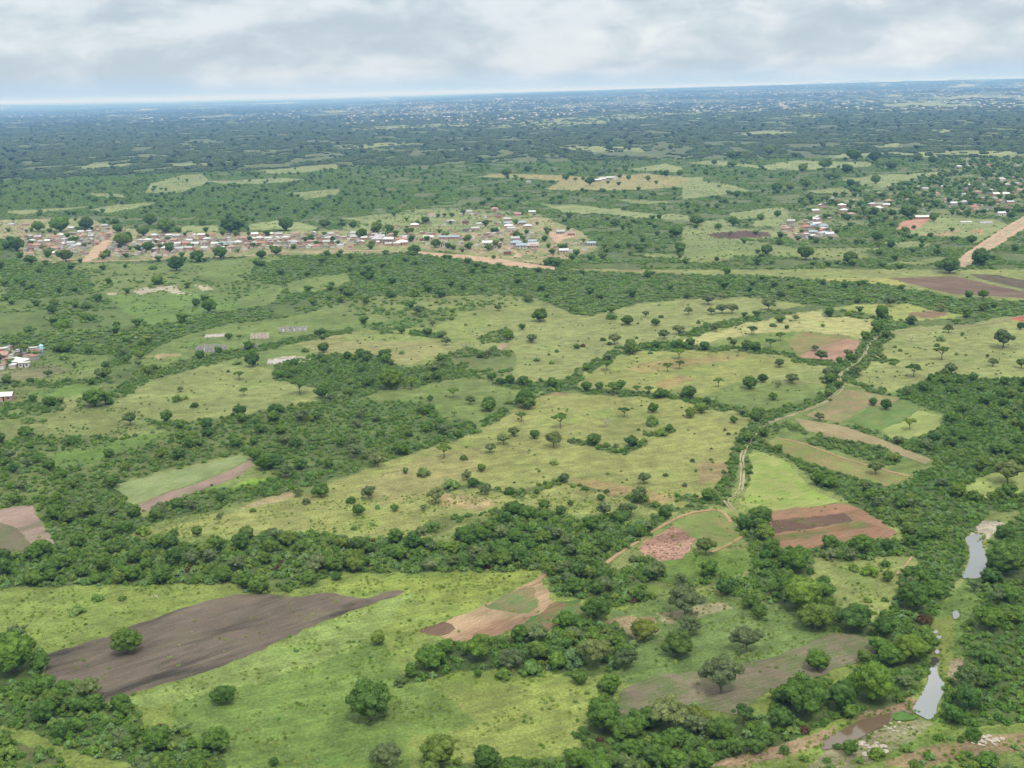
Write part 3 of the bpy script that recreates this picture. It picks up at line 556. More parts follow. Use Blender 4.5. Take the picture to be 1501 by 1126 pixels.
# base grass colour by distance and slow variation
n1 = fbm(X/260, Y/260, 41, 3); n2 = fbm(X/1500, Y/900, 42, 3)
base = np.empty((len(X), 3))
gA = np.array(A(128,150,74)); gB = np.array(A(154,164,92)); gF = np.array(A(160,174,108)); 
t = sstep(.35, .65, n1)[:, None]
base[:] = gA*(1-t) + gB*t
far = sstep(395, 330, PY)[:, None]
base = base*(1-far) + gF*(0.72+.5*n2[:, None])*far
def wpoly(px, py, wb, pts):
    xs = [p[0] for p in pts]; ys = [p[1] for p in pts]; e_ = wb*2+1
    s_ = np.nonzero((px > min(xs)-e_) & (px < max(xs)+e_) & (py > min(ys)-e_) & (py < max(ys)+e_))[0]
    wx, wy = wobble(px[s_], py[s_], wb); return s_[inpoly(wx, wy, pts)]
for wb, rgb, pts in COLORS: base[wpoly(PX, PY, wb, pts)] = np.array(rgb)
# village floors: trodden pale earth between the houses
for pts in VILLAGES:
    m_ = inpoly(PX, PY, pts); k = sstep(.38, .62, fbm(PX/9, PY/2.5, 51, 3))[:, None]
    base[m_] = (base*(1-k*.8) + np.array(A(198,174,142))*k*.8)[m_]
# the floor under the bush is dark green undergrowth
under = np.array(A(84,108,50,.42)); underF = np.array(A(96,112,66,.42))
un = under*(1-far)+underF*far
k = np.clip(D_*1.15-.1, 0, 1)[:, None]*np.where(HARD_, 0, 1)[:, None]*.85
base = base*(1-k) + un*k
# far plain: patchwork of bush, fields and bare ground out to the horizon
farz = sstep(9000, 14000, np.hypot(X, Y))[:, None]
pt = fbm(X/420, Y/1500, 61, 4)[:, None]; fld = sstep(.60, .68, pt); 
canopy = np.array(srgb(54,70,44))*.8*(.6+.8*fbm(X/90, Y/300, 66, 3)[:, None])
base = base*(1-farz) + (canopy*(1-fld*.8) + np.array(A(180,178,120,.55))*fld*.9)*farz
att = gm.color_attributes.new('cover', 'FLOAT_COLOR', 'POINT')
att.data.foreach_set('color', np.concatenate([base, np.ones((len(X), 1))], 1).astype(np.float32).ravel())
go = bpy.data.objects.new('ground', gm); C.objects.link(go); tag(go, 'rolling green plain of pasture and bush reaching the horizon', 'ground', kind='structure')
m, nt, b = newmat('grassland'); P = position(nt)
ca = N(nt, 'ShaderNodeVertexColor'); ca.layer_name = 'cover'
f0 = noise(nt, P, 1.1, 4, .7); f1 = noise(nt, P, .16, 4, .6); f2 = noise(nt, P, .028, 4, .6, .5)
f3 = noise(nt, rotscale(nt, P, R(24), .13, 1.0), .45, 4, .7)
c = mixc(nt, ramp(nt, f0, .25, .78), 0.0, 0.0) if False else ca.outputs[0]
g0 = ramp(nt, f0, .25, .75, .62, 1.38); g1 = ramp(nt, f1, .3, .7, .78, 1.2); g2 = ramp(nt, f2, .3, .7, .84, 1.16); g3 = ramp(nt, f3, .3, .7, .84, 1.16)
gg = mathn(nt, 'MULTIPLY', mathn(nt, 'MULTIPLY', g0, g1), mathn(nt, 'MULTIPLY', g2, g3))
c = mixc(nt, 1.0, c, gg, 'MULTIPLY')
# dry straw patches, lush patches
dry = mathn(nt, 'MULTIPLY', ramp(nt, noise(nt, P, .045, 5, .65, 0, (40, 9, 0)), .56, .74), .34)
hs = None
c2 = mixc(nt, 1.0, c, (1.28, 1.10, 1.05), 'MULTIPLY'); c = mixc(nt, dry, c, c2)
lush = mathn(nt, 'MULTIPLY', ramp(nt, noise(nt, P, .03, 5, .6, 0, (140, 59, 0)), .54, .70), .55)
c3 = mixc(nt, 1.0, c, (.72, .96, .66), 'MULTIPLY'); c = mixc(nt, lush, c, c3)
# sprinkle of pale seed heads and dark weeds
v = N(nt, 'ShaderNodeTexVoronoi'); v.inputs['Scale'].default_value = .55; L(nt, P, v.inputs['Vector'])
spk = mathn(nt, 'MULTIPLY', mathn(nt, 'SUBTRACT', 1, ramp(nt, v.outputs['Distance'], .10, .28)), ramp(nt, f1, .48, .62))
c = mixc(nt, mathn(nt, 'MULTIPLY', spk, .45), c, mixc(nt, 1.0, c, (.55, .66, .55), 'MULTIPLY'))
v2 = N(nt, 'ShaderNodeTexVoronoi'); v2.inputs['Scale'].default_value = .9; L(nt, P, v2.inputs['Vector']); sd_ = mathn(nt, 'MULTIPLY', mathn(nt, 'SUBTRACT', 1, ramp(nt, v2.outputs['Distance'], .12, .30)), ramp(nt, noise(nt, P, .05, 5, .7, 0, (77, 3, 0)), .52, .66)); c = mixc(nt, mathn(nt, 'MULTIPLY', sd_, .6), c, A(206, 208, 160))
L(nt, c, b.inputs['Base Color']); bump(nt, b, mathn(nt, 'ADD', f0, mathn(nt, 'MULTIPLY', f1, 1.5)), .5, .5)
gm.materials.append(m)

# ------------------------------------------------------------------ sheets lying on the ground
layer = [0.02]
def sheet(name, pts_px, mat, jitter=.7, z=None, step=1.5, smooth=False):
    if z is None: layer[0] += .004; z = layer[0]
    w = [ground(x, y) for x, y in pts_px]; out = []
    if smooth:
        n_ = len(w); w2 = []
        for i in range(n_):
            p0, p1, p2, p3 = w[i-1], w[i], w[(i+1) % n_], w[(i+2) % n_]
            for k in range(6):
                t = k/6; w2.append(.5*((2*p1)+(p2-p0)*t+(2*p0-5*p1+4*p2-p3)*t*t+(3*p1-p0-3*p2+p3)*t**3))
        w = w2
    for i in range(len(w)):
        a_, b_ = w[i], w[(i+1) % len(w)]; d = (b_-a_).length; n = max(1, min(60, int(d/(step*2))))
        nrm = Vector((-(b_-a_).y, (b_-a_).x, 0)).normalized() if d > 0 else Vector((0, 0, 0))
        for k in range(n):
            p = a_.lerp(b_, k/n); s = 0 if k == 0 else (random.random()-.5)*2*jitter + math.sin(k*.7+i)*jitter*.7
            p = p + nrm*s; out.append(Vector((p.x, p.y, z)))
    tris = geometry.tessellate_polygon([out])
    org = out[0].copy(); org.z = 0
    me = bpy.data.meshes.new(name); me.from_pydata([tuple(p-org) for p in out], [], [tuple(t_) for t_ in tris])
    o = bpy.data.objects.new(name, me); o.location = org; C.objects.link(o); me.materials.append(mat)
    bm_fix(me); return o
def bm_fix(me):
    import bmesh
    bm = bmesh.new(); bm.from_mesh(me); bmesh.ops.recalc_face_normals(bm, faces=bm.faces)
    if bm.faces and sum(f.normal.z for f in bm.faces) < 0:
        for f in bm.faces: f.normal_flip()
    bm.to_mesh(me); bm.free()
def field_mat(style, c1, c2, ang, seed):
    m, nt, b = newmat('soil_' + style); P = position(nt)
    k = .47
    a1 = tuple(x*k for x in srgb(*c1)); a2 = tuple(x*k for x in srgb(*c2))
    row = rotscale(nt, P, ang, 1, 1)
    st = rotscale(nt, P, ang, .018, .075); big = noise(nt, st, 1, 5, .62, .6, (seed*3.1, seed, 0))
    fineS = noise(nt, rotscale(nt, P, ang, .12, 1.6), 1, 3, .6, .2, (seed, 0, 0)); clod = noise(nt, P, 1.5, 4, .75)
    c = mixc(nt, ramp(nt, big, .44, .70), a1, a2)
    if style in ('crop', 'grass'):
        g = ramp(nt, noise(nt, P, .10, 5, .65, 0, (seed*7, 3, 0)), .40, .62); c = mixc(nt, g, a1, a2)
    mul = mathn(nt, 'MULTIPLY', ramp(nt, fineS, .3, .7, .82, 1.16), ramp(nt, clod, .25, .75, .76 if style != 'clod' else .5, 1.22 if style != 'clod' else 1.35))
    mul = mathn(nt, 'MULTIPLY', mul, ramp(nt, noise(nt, P, .05, 4, .6), .3, .7, .86, 1.12))
    c = mixc(nt, 1.0, c, mul, 'MULTIPLY')
    if style == 'clod':
        cc = noise(nt, P, .7, 3, .8, 1.0); c = mixc(nt, ramp(nt, cc, .50, .60), c, tuple(x*.45 for x in srgb(110, 84, 70)))
    if style in ('tan', 'soil'):
        wd_ = ramp(nt, noise(nt, P, .35, 5, .75, .4, (5, seed, 0)), .60, .72); c = mixc(nt, mathn(nt, 'MULTIPLY', wd_, .35 if seed in (1, 2) else .7), c, A(116, 138, 74)); g_ = ramp(nt, noise(nt, P, .06, 5, .7, .3, (seed*5, 1, 0)), .50, .68); c = mixc(nt, mathn(nt, 'MULTIPLY', g_, .12 if seed == 1 else .45), c, A(128, 140, 84))
    if style == 'crop':
        wv = N(nt, 'ShaderNodeTexWave', Scale=.28, Distortion=2.0, Detail=2.0); wv.bands_direction = 'Y'; L(nt, row, wv.inputs['Vector'])
        c = mixc(nt, mathn(nt, 'MULTIPLY', wv.outputs['Fac'], .25), c, mixc(nt, 1.0, c, (.6, .8, .55), 'MULTIPLY'))
    L(nt, c, b.inputs['Base Color']); bump(nt, b, mathn(nt, 'ADD', fineS, clod), .6, .4)
    return m
random.seed(5)
for i, (nm, style, c1, c2, (pa, pb), label, pts) in enumerate(FIELDS):
    ga, gb = ground(*pa), ground(*pb); ang_ = math.atan2(gb.y-ga.y, gb.x-ga.x)
    o = sheet(nm, pts, field_mat(style, c1, c2, ang_, i+1)); tag(o, label, 'field', kind='structure')
def dirt_mat(name, c1, c2, green=.3):
    m, nt, b = newmat(name); P = position(nt)
    c = mixc(nt, ramp(nt, noise(nt, P, .09, 5, .6), .35, .65), A(*c1, .42), A(*c2, .42))
    c = mixc(nt, mathn(nt, 'MULTIPLY', ramp(nt, noise(nt, P, .3, 5, .7, 0, (9, 9, 0)), .54, .66), green), c, A(122, 136, 80))
    c = mixc(nt, 1.0, c, ramp(nt, noise(nt, P, 1.2, 3, .7), .3, .7, .86, 1.12), 'MULTIPLY')
    L(nt, c, b.inputs['Base Color']); return m
m_road = dirt_mat('dirt_orange', (224, 198, 166), (208, 168, 136), .45); m_track = dirt_mat('dirt_pale', (206, 194, 160), (180, 164, 128), .5); m_path = dirt_mat('dirt_path', (204, 172, 128), (180, 150, 110), .45)
for nm, label, pts in ROADPOLY: tag(sheet(nm, pts, m_road), label, 'road', kind='structure')
def ribbon(name, pts_px, width, mat, z, ruts=False):
    w = [ground(x, y) for x, y in pts_px]; dens = []
    for i in range(len(w)-1):
        p0 = w[max(i-1, 0)]; p1 = w[i]; p2 = w[i+1]; p3 = w[min(i+2, len(w)-1)]
        n = max(2, int((p2-p1).length/3))
        for k in range(n):
            t = k/n; dens.append(.5*((2*p1)+(p2-p0)*t+(2*p0-5*p1+4*p2-p3)*t*t+(3*p1-p0-3*p2+p3)*t**3))
    dens.append(w[-1]); V = []; Fc = []
    offs = [(-width/2, -width*.16), (width*.14, width/2)] if ruts else [(-width/2, width/2)]
    org = Vector((w[0].x, w[0].y, 0))
    for (oa, ob) in offs:
        s0 = len(V)
        for i, p in enumerate(dens):
            t = (dens[min(i+1, len(dens)-1)]-dens[max(i-1, 0)]); nn = Vector((-t.y, t.x, 0)).normalized()
            ja, jb = [(random.random()-.5)*width*.28 for _ in 'ab']; wb = math.sin(i*.37)*width*.08
            for o_, j in ((oa, ja), (ob, jb)):
                v_ = p + nn*(o_+j+wb) - org; V.append((v_.x, v_.y, z))
        for i in range(len(dens)-1):
            k = s0+2*i; Fc.append((k, k+1, k+3, k+2))
    me = bpy.data.meshes.new(name); me.from_pydata(V, [], Fc); bm_fix(me); me.materials.append(mat)
    o = bpy.data.objects.new(name, me); o.location = org; C.objects.link(o); return o
for i, (nm, wdt, label, pts) in enumerate(TRACKS):
    o = ribbon(nm, pts, wdt, m_road if nm == 'dirt_road' else (m_track if nm == 'dirt_track' else m_path), .16+.006*i, ruts=(nm == 'dirt_track'))
    tag(o, label, 'road' if nm == 'dirt_road' else 'track', kind='structure')
# water
def water_mat(name, deep, gloss):
    m = bpy.data.materials.new(name); m.use_nodes = True; nt = m.node_tree; nt.nodes.clear(); P = position(nt)
    d = N(nt, 'ShaderNodeBsdfDiffuse'); d.inputs[0].default_value = deep+(1,)
    g = N(nt, 'ShaderNodeBsdfGlossy'); g.inputs['Roughness'].default_value = .05; g.inputs[0].default_value = (.86, .91, .95, 1)
    bp = N(nt, 'ShaderNodeBump', Strength=.12, Distance=.05); L(nt, noise(nt, P, 1.3, 3, .6), bp.inputs['Height']); L(nt, bp.outputs[0], g.inputs['Normal'])
    mx = N(nt, 'ShaderNodeMixShader'); mx.inputs[0].default_value = gloss; L(nt, d.outputs[0], mx.inputs[1]); L(nt, g.outputs[0], mx.inputs[2])
    o = N(nt, 'ShaderNodeOutputMaterial'); L(nt, mx.outputs[0], o.inputs[0]); return m
mw = water_mat('water', (.05, .05, .04), .34); mb = water_mat('muddy_water', (.09, .065, .04), .10)
LBL = {'pond_upper': ('pond', 'bright still pond below pale rocks in the river bed'), 'pool': ('pool', 'small round pool high in the grassy river bed'),
 'pool2': ('pool', 'lens-shaped pool in the reedy river bed'), 'pool3': ('pool', 'tiny pool just above the long river pool'), 'pool4': ('pool', 'tiny pool above the lens-shaped pool'),
 'river': ('water', 'long bright pool of the river reflecting the sky'), 'brown': ('water', 'muddy brown arm of the river bending to the left')}
for k, pts in WATER_PX.items():
    o = sheet(LBL[k][0], pts, mb if k == 'brown' else mw, smooth=True, jitter=.25, z=.26 if k != 'brown' else .24); tag(o, LBL[k][1], 'water', kind='structure')
# ------------------------------------------------------------------ foliage
def leaf_mat(name, tints, var=.25):
    """leaf material: a few natural leaf colours picked per plant, mottled in space"""
    m, nt, b = newmat(name); P = position(nt); oi = N(nt, 'ShaderNodeObjectInfo')
    cr = N(nt, 'ShaderNodeValToRGB'); cr.color_ramp.interpolation = 'LINEAR'
    els = cr.color_ramp.elements
    for i, t_ in enumerate(tints):
        e_ = els[i] if i < 2 else els.new(1)
        e_.position = i/(len(tints)-1); e_.color = t_+(1,)
    L(nt, oi.outputs['Random'], cr.inputs[0])
    c = mixc(nt, 1.0, cr.outputs[0], oi.outputs['Color'], 'MULTIPLY')
    f = noise(nt, P, .8, 3, .7); c = mixc(nt, 1.0, c, ramp(nt, f, .28, .72, 1-var*1.3, 1+var*1.3), 'MULTIPLY')
    f2 = noise(nt, P, .012, 3, .6); c = mixc(nt, ramp(nt, f2, .4, .65, 0, .6), c, mixc(nt, 1.0, c, (.80, .98, .72), 'MULTIPLY'))
    L(nt, c, b.inputs['Base Color']); b.inputs['Roughness'].default_value = .65; b.inputs['Specular IOR Level'].default_value = .12
    tr = N(nt, 'ShaderNodeBsdfTranslucent'); L(nt, mixc(nt, 1.0, c, (1.1, 1.25, .6), 'MULTIPLY'), tr.inputs[0])
    mx = N(nt, 'ShaderNodeMixShader'); mx.inputs[0].default_value = .28
    L(nt, b.outputs[0], mx.inputs[1]); L(nt, tr.outputs[0], mx.inputs[2]); L(nt, mx.outputs[0], nt.nodes['Material Output'].inputs[0])
    return m
G = lambda r, g, b_, k=.90: tuple(x*k for x in srgb(r, g, b_))
m_dark = leaf_mat('leaf_dark', [G(80,106,46), G(94,120,50), G(74,102,50), G(106,124,54)])
m_grey = leaf_mat('leaf_grey', [G(104,116,78), G(96,112,72), G(116,126,86), G(90,106,62)])
m_bush = leaf_mat('leaf_bush', [G(86,116,50), G(106,134,58), G(80,108,50), G(120,140,64), G(118,144,96), G(92,124,52)])
m_far = leaf_mat('leaf_far', [G(72,94,50,.6), G(90,110,58,.6), G(64,86,50,.6), G(108,124,70,.6), G(82,104,60,.6)])
m_yel = leaf_mat('leaf_yellow', [G(136,152,70,.55), G(146,158,72,.55)])
m_rust = leaf_mat('leaf_rust', [G(124,92,68,.55), G(112,94,62,.55)])
m_bark, nt, b = newmat('bark'); b.inputs['Base Color'].default_value = (.12, .10, .08, 1)
m_dead, nt, b = newmat('dead_wood'); b.inputs['Base Color'].default_value = (.24, .21, .19, 1)

import bmesh
def ico(sub):
    bm = bmesh.new(); bmesh.ops.create_icosphere(bm, subdivisions=sub, radius=1)
    v = np.array([x.co[:] for x in bm.verts]); f = np.array([[y.index for y in x.verts] for x in bm.faces]); bm.free(); return v, f
ICO1, ICO2, ICO3 = ico(1), ico(2), ico(3)
class MB:
    def __init__(s): s.v = []; s.f = []; s.mi = []; s.n = 0
    def add(s, v, f, mi=0):
        v = np.asarray(v, float); s.v.append(v)
        s.f += [tuple(int(i)+s.n for i in q) for q in f]; s.mi += [mi]*len(f); s.n += len(v)
    def mesh(s, name, mats, smooth=False):
        me = bpy.data.meshes.new(name); me.from_pydata(np.concatenate(s.v).tolist(), [], s.f)
        for mt in mats: me.materials.append(mt)
        me.polygons.foreach_set('material_index', s.mi)
        if smooth: me.polygons.foreach_set('use_smooth', [True]*len(s.f))
        me.update(); return me
def tube(mb, p0, p1, ra, rb, mi=0, n=5):
    p0 = np.array(p0, float); p1 = np.array(p1, float); d = p1-p0; d /= np.linalg.norm(d)+1e-9
    a_ = np.cross(d, [.3, .9, .1]); a_ /= np.linalg.norm(a_); b_ = np.cross(d, a_); t = np.arange(n)/n*2*math.pi
    ring = np.cos(t)[:, None]*a_ + np.sin(t)[:, None]*b_
    mb.add(np.concatenate([p0+ring*ra, p1+ring*rb]), [(i, (i+1) % n, n+(i+1) % n, n+i) for i in range(n)], mi)
def lobe(mb, c, r, rng, cards, card, sub=2, mi=0, core=.86, squash=.85):
    V, Fc = (ICO1, ICO2, ICO3)[sub-1]
    ph = rng.random(3)*6
    d = 1 + .16*np.sin(V[:, 0]*4+ph[0])*np.cos(V[:, 1]*5+ph[1]) + .12*np.sin(V[:, 2]*7+ph[2]+V[:, 0]*3) + rng.uniform(-.07, .07, len(V))
    v = V*d[:, None]*r*core; v[:, 2] *= squash
    mb.add(v+c, Fc, mi)
    if cards:
        n = rng.normal(size=(cards, 3)); n /= np.linalg.norm(n, axis=1)[:, None]; n[:, 2] = np.where(n[:, 2] < -.35, -n[:, 2], n[:, 2])
        pos = n*r*rng.uniform(.86, 1.2, (cards, 1)); pos[:, 2] *= squash
        nn = n + rng.normal(size=(cards, 3))*.45; nn /= np.linalg.norm(nn, axis=1)[:, None]
        t1 = np.cross(nn, rng.normal(size=(cards, 3))); t1 /= np.linalg.norm(t1, axis=1)[:, None]; t2 = np.cross(nn, t1)
        s1 = card*rng.uniform(.6, 1.35, (cards, 1)); s2 = s1*rng.uniform(.5, .9, (cards, 1))
        q = np.stack([pos-t1*s1, pos-t2*s2, pos+t1*s1, pos+t2*s2], 1).reshape(-1, 3)+c
        mb.add(q, [(4*i, 4*i+1, 4*i+2, 4*i+3) for i in range(cards)], mi)
def limbs(mb, rng, tips, h, r, mi=0):
    p = np.zeros(3); lean = rng.normal(size=2)*.02; f = np.array([lean[0], lean[1], h])
    tube(mb, p-np.array([0, 0, .02]), f, r, r*.7, mi, 6)
    for t_ in tips:
        mid = f*.45 + np.array(t_)*.55 + rng.normal(size=3)*.015
        tube(mb, f, mid, r*.55, r*.35, mi, 4); tube(mb, mid, t_, r*.35, r*.12, mi, 4)
def crown_round(seed, n=24, rz=.38, zc=.40, cards=125, card=.020, squash=.8):
    rng = np.random.default_rng(seed); mb = MB(); C0 = []
    lobe(mb, np.array([0, 0, zc*.9]), .30, rng, 0, 0, 2, core=1, squash=rz/.38*.9)
    st = rng.uniform(.82, 1.12, 3)
    for i in range(n):
        u = (i+.5)/n; ph = i*2.39996+rng.uniform(-.3, .3); z = 1-2*u*.86; rr = math.sqrt(max(0, 1-z*z))
        k = rng.uniform(.60, 1.0)
        c = np.array([math.cos(ph)*rr*.37*k*st[0], math.sin(ph)*rr*.37*k*st[1], zc + z*(rz-.1)*k*st[2]])
        r = rng.uniform(.075, .185); c[2] = max(c[2], r*.6); C0.append(c)
        lobe(mb, c, r, rng, cards, card, 2, squash=squash)
    return mb, C0
def crown_open(seed, n=22, zc=.44, rz=.26, cards=120, card=.019, zlow=.14, flat=.85):
    rng = np.random.default_rng(seed); mb = MB(); C0 = []
    lobe(mb, np.array([rng.uniform(-.04, .04), 0, zc]), .27, rng, 20, card, 2, core=1, squash=.75)
    for i in range(n):
        ph = i*2.39996+rng.uniform(-.5, .5); q = math.sqrt((i+.5)/n); z = rng.uniform(-1, 1)
        c = np.array([math.cos(ph)*q*.38, math.sin(ph)*q*.38, zc + rz*(.55*(1-q*q)+z*.42)])
        r = rng.uniform(.085, .15); c[2] = max(c[2], zlow); C0.append(c)
        lobe(mb, c, r, rng, cards, card, 2, squash=flat)
    return mb, C0
def crown_umbrella(seed, n=15, zc=.56, cards=120, card=.019):
    rng = np.random.default_rng(seed); mb = MB(); C0 = []
    for i in range(n):
        ph = i*2.39996+rng.uniform(-.4, .4); q = math.sqrt((i+.3)/n)*rng.uniform(.85, 1.08)
        c = np.array([math.cos(ph)*q*.39, math.sin(ph)*q*.39, zc+.07*(1-q*q)+rng.uniform(-.055, .045)])
        r = rng.uniform(.09, .14); C0.append(c); lobe(mb, c, r, rng, cards, card, 2, squash=.55)
    return mb, C0
def crown_shrub(seed, n=13, cards=85, card=.032, rz=.26):
    rng = np.random.default_rng(seed); mb = MB(); C0 = []
    ex = rng.uniform(.7, 1.0)
    for i in range(n):
        ph = i*2.39996+rng.uniform(-.5, .5); q = math.sqrt((i+.2)/n)
        r = rng.uniform(.10, .19)*(1.15-q*.5)
        c = np.array([math.cos(ph)*q*.37, math.sin(ph)*q*.37*ex, r*.5+rz*(1-q*q)*rng.uniform(.4, 1.0)]); C0.append(c)
        lobe(mb, c, r, rng, cards, card, 2, squash=.9)
    return mb, C0
def bare_tree(seed):
    rng = np.random.default_rng(seed); mb = MB()
    tube(mb, (0, 0, -.02), (0, 0, .32), .035, .025, 0, 6)
    def br(p, d, l, r, k):
        q_ = p + d*l; tube(mb, p, q_, r, r*.6, 0, 4)
        if k == 0: return
        for _ in range(3):
            nd = d + rng.normal(size=3)*.55; nd[2] = abs(nd[2])*.8+.15; nd /= np.linalg.norm(nd); br(q_, nd, l*.72, r*.6, k-1)
    for i in range(5):
        a_ = i*1.26+rng.uniform(-.3, .3); br(np.array([0, 0, .28]), np.array([math.cos(a_)*.75, math.sin(a_)*.75, .65]), .17, .018, 3)
    return mb
TREE = {}      # kind -> list of (crown mesh, trunk mesh)
def build_tree(kind, seeds, fn, mat, h, r, trunkmat=None, mname='crown'):
    out = []
    for s in seeds:
        mb, cs = fn(s); me = mb.mesh(mname, [mat])
        tb = MB(); limbs(tb, np.random.default_rng(s), [cs[j] for j in range(0, len(cs), 2)], h, r); tm = tb.mesh('trunk', [trunkmat or m_bark])
        out.append((me, tm))
    TREE[kind] = out
build_tree('R', (1, 2, 3, 4, 5, 6), lambda s: crown_round(s), m_dark, .14, .04)
build_tree('G', (11, 12, 13, 14, 15), lambda s: crown_open(s), m_grey, .20, .03)
build_tree('U', (21, 22, 23, 24), lambda s: crown_umbrella(s), m_dark, .30, .028)
build_tree('Y', (31,), lambda s: crown_round(s), m_yel, .14, .04)
SHR = {'S': [crown_shrub(s)[0].mesh('foliage', [m_bush]) for s in range(41, 47)],
       'X': [crown_shrub(s)[0].mesh('foliage', [m_rust]) for s in (51, 52)],
       'P': [crown_shrub(s)[0].mesh('foliage', [m_grey]) for s in (53, 54)]}
DEAD = [bare_tree(s).mesh('branches', [m_dead]) for s in (61, 62)]

# ------------------------------------------------------------------ trees and shrubs one can tell apart, read off enlarged views
ITEMS = []   # px, py of the foot, width in pixels, kind
def add(ox, oy, rows):
    k = 3.002 if oy == 0 else 3.7525
    for r_ in rows: ITEMS.append((ox+r_[0]/k, oy+r_[1]/k, r_[2]/k, r_[3]))
add(0,300,[(972,370,105,'R'),(1085,322,90,'R'),(1215,300,85,'R'),(868,445,80,'R'),(1080,565,58,'R'),(1150,600,100,'R'),(298,565,55,'R'),(288,603,70,'R'),(478,575,75,'S'),(345,685,110,'S'),(160,705,70,'S'),(485,645,90,'S'),(642,668,50,'S'),(690,350,25,'R'),(840,360,60,'S'),(530,378,22,'S'),(1318,745,35,'U'),(1317,965,70,'U'),(1343,1050,58,'U'),(992,1030,40,'G'),(975,1090,75,'S'),(1020,1075,50,'S'),(1070,1120,60,'S'),(725,1040,50,'S'),(770,855,60,'R'),(365,820,90,'R'),(355,857,65,'S'),(120,835,90,'U'),(265,950,50,'G'),(525,1126,150,'R'),(410,890,25,'R'),(1390,900,100,'R'),(1255,925,30,'S'),(1305,885,70,'S'),(210,150,80,'R'),(480,145,90,'R'),(650,155,65,'R'),(335,155,120,'R'),(830,120,90,'R'),(915,160,110,'R'),(680,240,110,'R'),(790,175,75,'R'),(815,265,80,'R'),(935,265,60,'R'),(365,320,100,'R'),(265,295,60,'R'),(90,260,100,'R'),(1270,160,130,'R'),(1330,130,80,'R'),(170,330,70,'R'),(1440,300,70,'R'),(400,215,60,'R'),(700,210,70,'R'),(590,290,50,'R'),(40,250,60,'R')])
add(400,300,[(75,150,100,'R'),(285,130,75,'R'),(440,130,50,'R'),(575,155,75,'R'),(645,155,55,'R'),(740,165,50,'R'),(1075,200,50,'R'),(895,240,65,'R'),(965,245,50,'R'),(1070,245,40,'R'),(1185,255,50,'R'),(1215,300,30,'R'),(1365,240,35,'R'),(840,110,60,'R'),(1170,120,50,'R'),(1340,190,50,'R'),(780,280,80,'R'),(935,510,48,'R'),(780,510,90,'S'),(650,515,80,'S'),(1405,535,60,'G'),(605,585,45,'S'),(805,610,75,'G'),(1240,585,50,'G'),(725,550,50,'S'),(925,590,50,'S'),(985,637,40,'S'),(878,670,42,'G'),(822,675,35,'S'),(500,645,40,'S'),(1110,610,30,'S'),(1060,668,25,'S'),(1190,670,25,'S'),(935,735,50,'G'),(955,775,60,'G'),(1050,810,70,'D'),(710,825,40,'S'),(1425,760,60,'G'),(1215,815,70,'S'),(1295,750,80,'R'),(280,820,80,'R'),(180,815,55,'S'),(150,1045,110,'U'),(760,1020,95,'U'),(650,1030,150,'R'),(992,1065,80,'U'),(1087,1100,65,'G'),(865,1085,40,'R'),(815,1072,30,'S'),(787,1065,20,'S'),(1390,1126,130,'R'),(1190,1126,90,'R'),(1375,1000,80,'R'),(1305,990,65,'R'),(1450,860,40,'S'),(490,190,70,'R'),(330,205,40,'R'),(210,210,40,'R'),(20,280,70,'R'),(545,230,45,'R')])
add(760,300,[(980,120,90,'R'),(1100,140,50,'R'),(1165,170,30,'G'),(1180,120,70,'R'),(1330,88,45,'R'),(1422,70,45,'R'),(1365,280,75,'R'),(765,260,40,'R'),(800,265,45,'U'),(890,265,80,'R'),(865,185,100,'R'),(535,115,55,'R'),(145,205,45,'R'),(610,240,50,'R'),(540,245,50,'R'),(1090,315,32,'R'),(1135,330,30,'S'),(698,620,45,'G'),(600,668,85,'R'),(657,660,25,'S'),(753,670,60,'R'),(510,600,60,'R'),(515,635,80,'S'),(905,560,60,'D'),(935,605,55,'G'),(1045,550,80,'G'),(1060,605,55,'G'),(1115,600,70,'G'),(1175,600,70,'G'),(1112,520,50,'G'),(1375,580,90,'G'),(1440,520,60,'G'),(990,657,40,'S'),(785,625,40,'S'),(800,740,75,'G'),(880,715,75,'G'),(530,770,80,'G'),(467,752,45,'S'),(500,775,40,'S'),(355,785,40,'X'),(437,820,40,'D'),(210,815,32,'S'),(168,830,25,'S'),(184,880,45,'S'),(100,865,50,'S'),(650,740,28,'S'),(1285,715,68,'U'),(965,770,50,'D'),(1085,700,60,'G'),(1250,640,35,'R'),(1400,675,50,'S'),(1475,685,30,'R'),(1385,790,70,'U'),(1440,750,65,'U'),(1160,745,30,'S'),(882,850,85,'U'),(822,920,65,'U'),(888,905,60,'U'),(1100,1005,65,'U'),(487,912,75,'U'),(1270,1022,95,'R'),(1343,985,70,'R'),(1430,1005,45,'G'),(1435,890,55,'U'),(1490,970,50,'G'),(1400,1080,55,'R'),(650,1040,60,'U'),(718,1045,60,'U'),(520,1050,95,'U'),(445,1025,65,'R'),(375,1030,80,'R'),(580,1035,50,'S'),(775,1050,70,'S'),(725,825,38,'S'),(40,1120,110,'R'),(735,795,45,'R'),(935,800,60,'S'),(1040,800,45,'S'),(625,830,90,'R'),(120,650,100,'R'),(70,755,60,'R'),(1255,805,70,'R'),(355,960,30,'S'),(400,900,30,'S'),(930,520,50,'R'),(50,540,50,'R')])
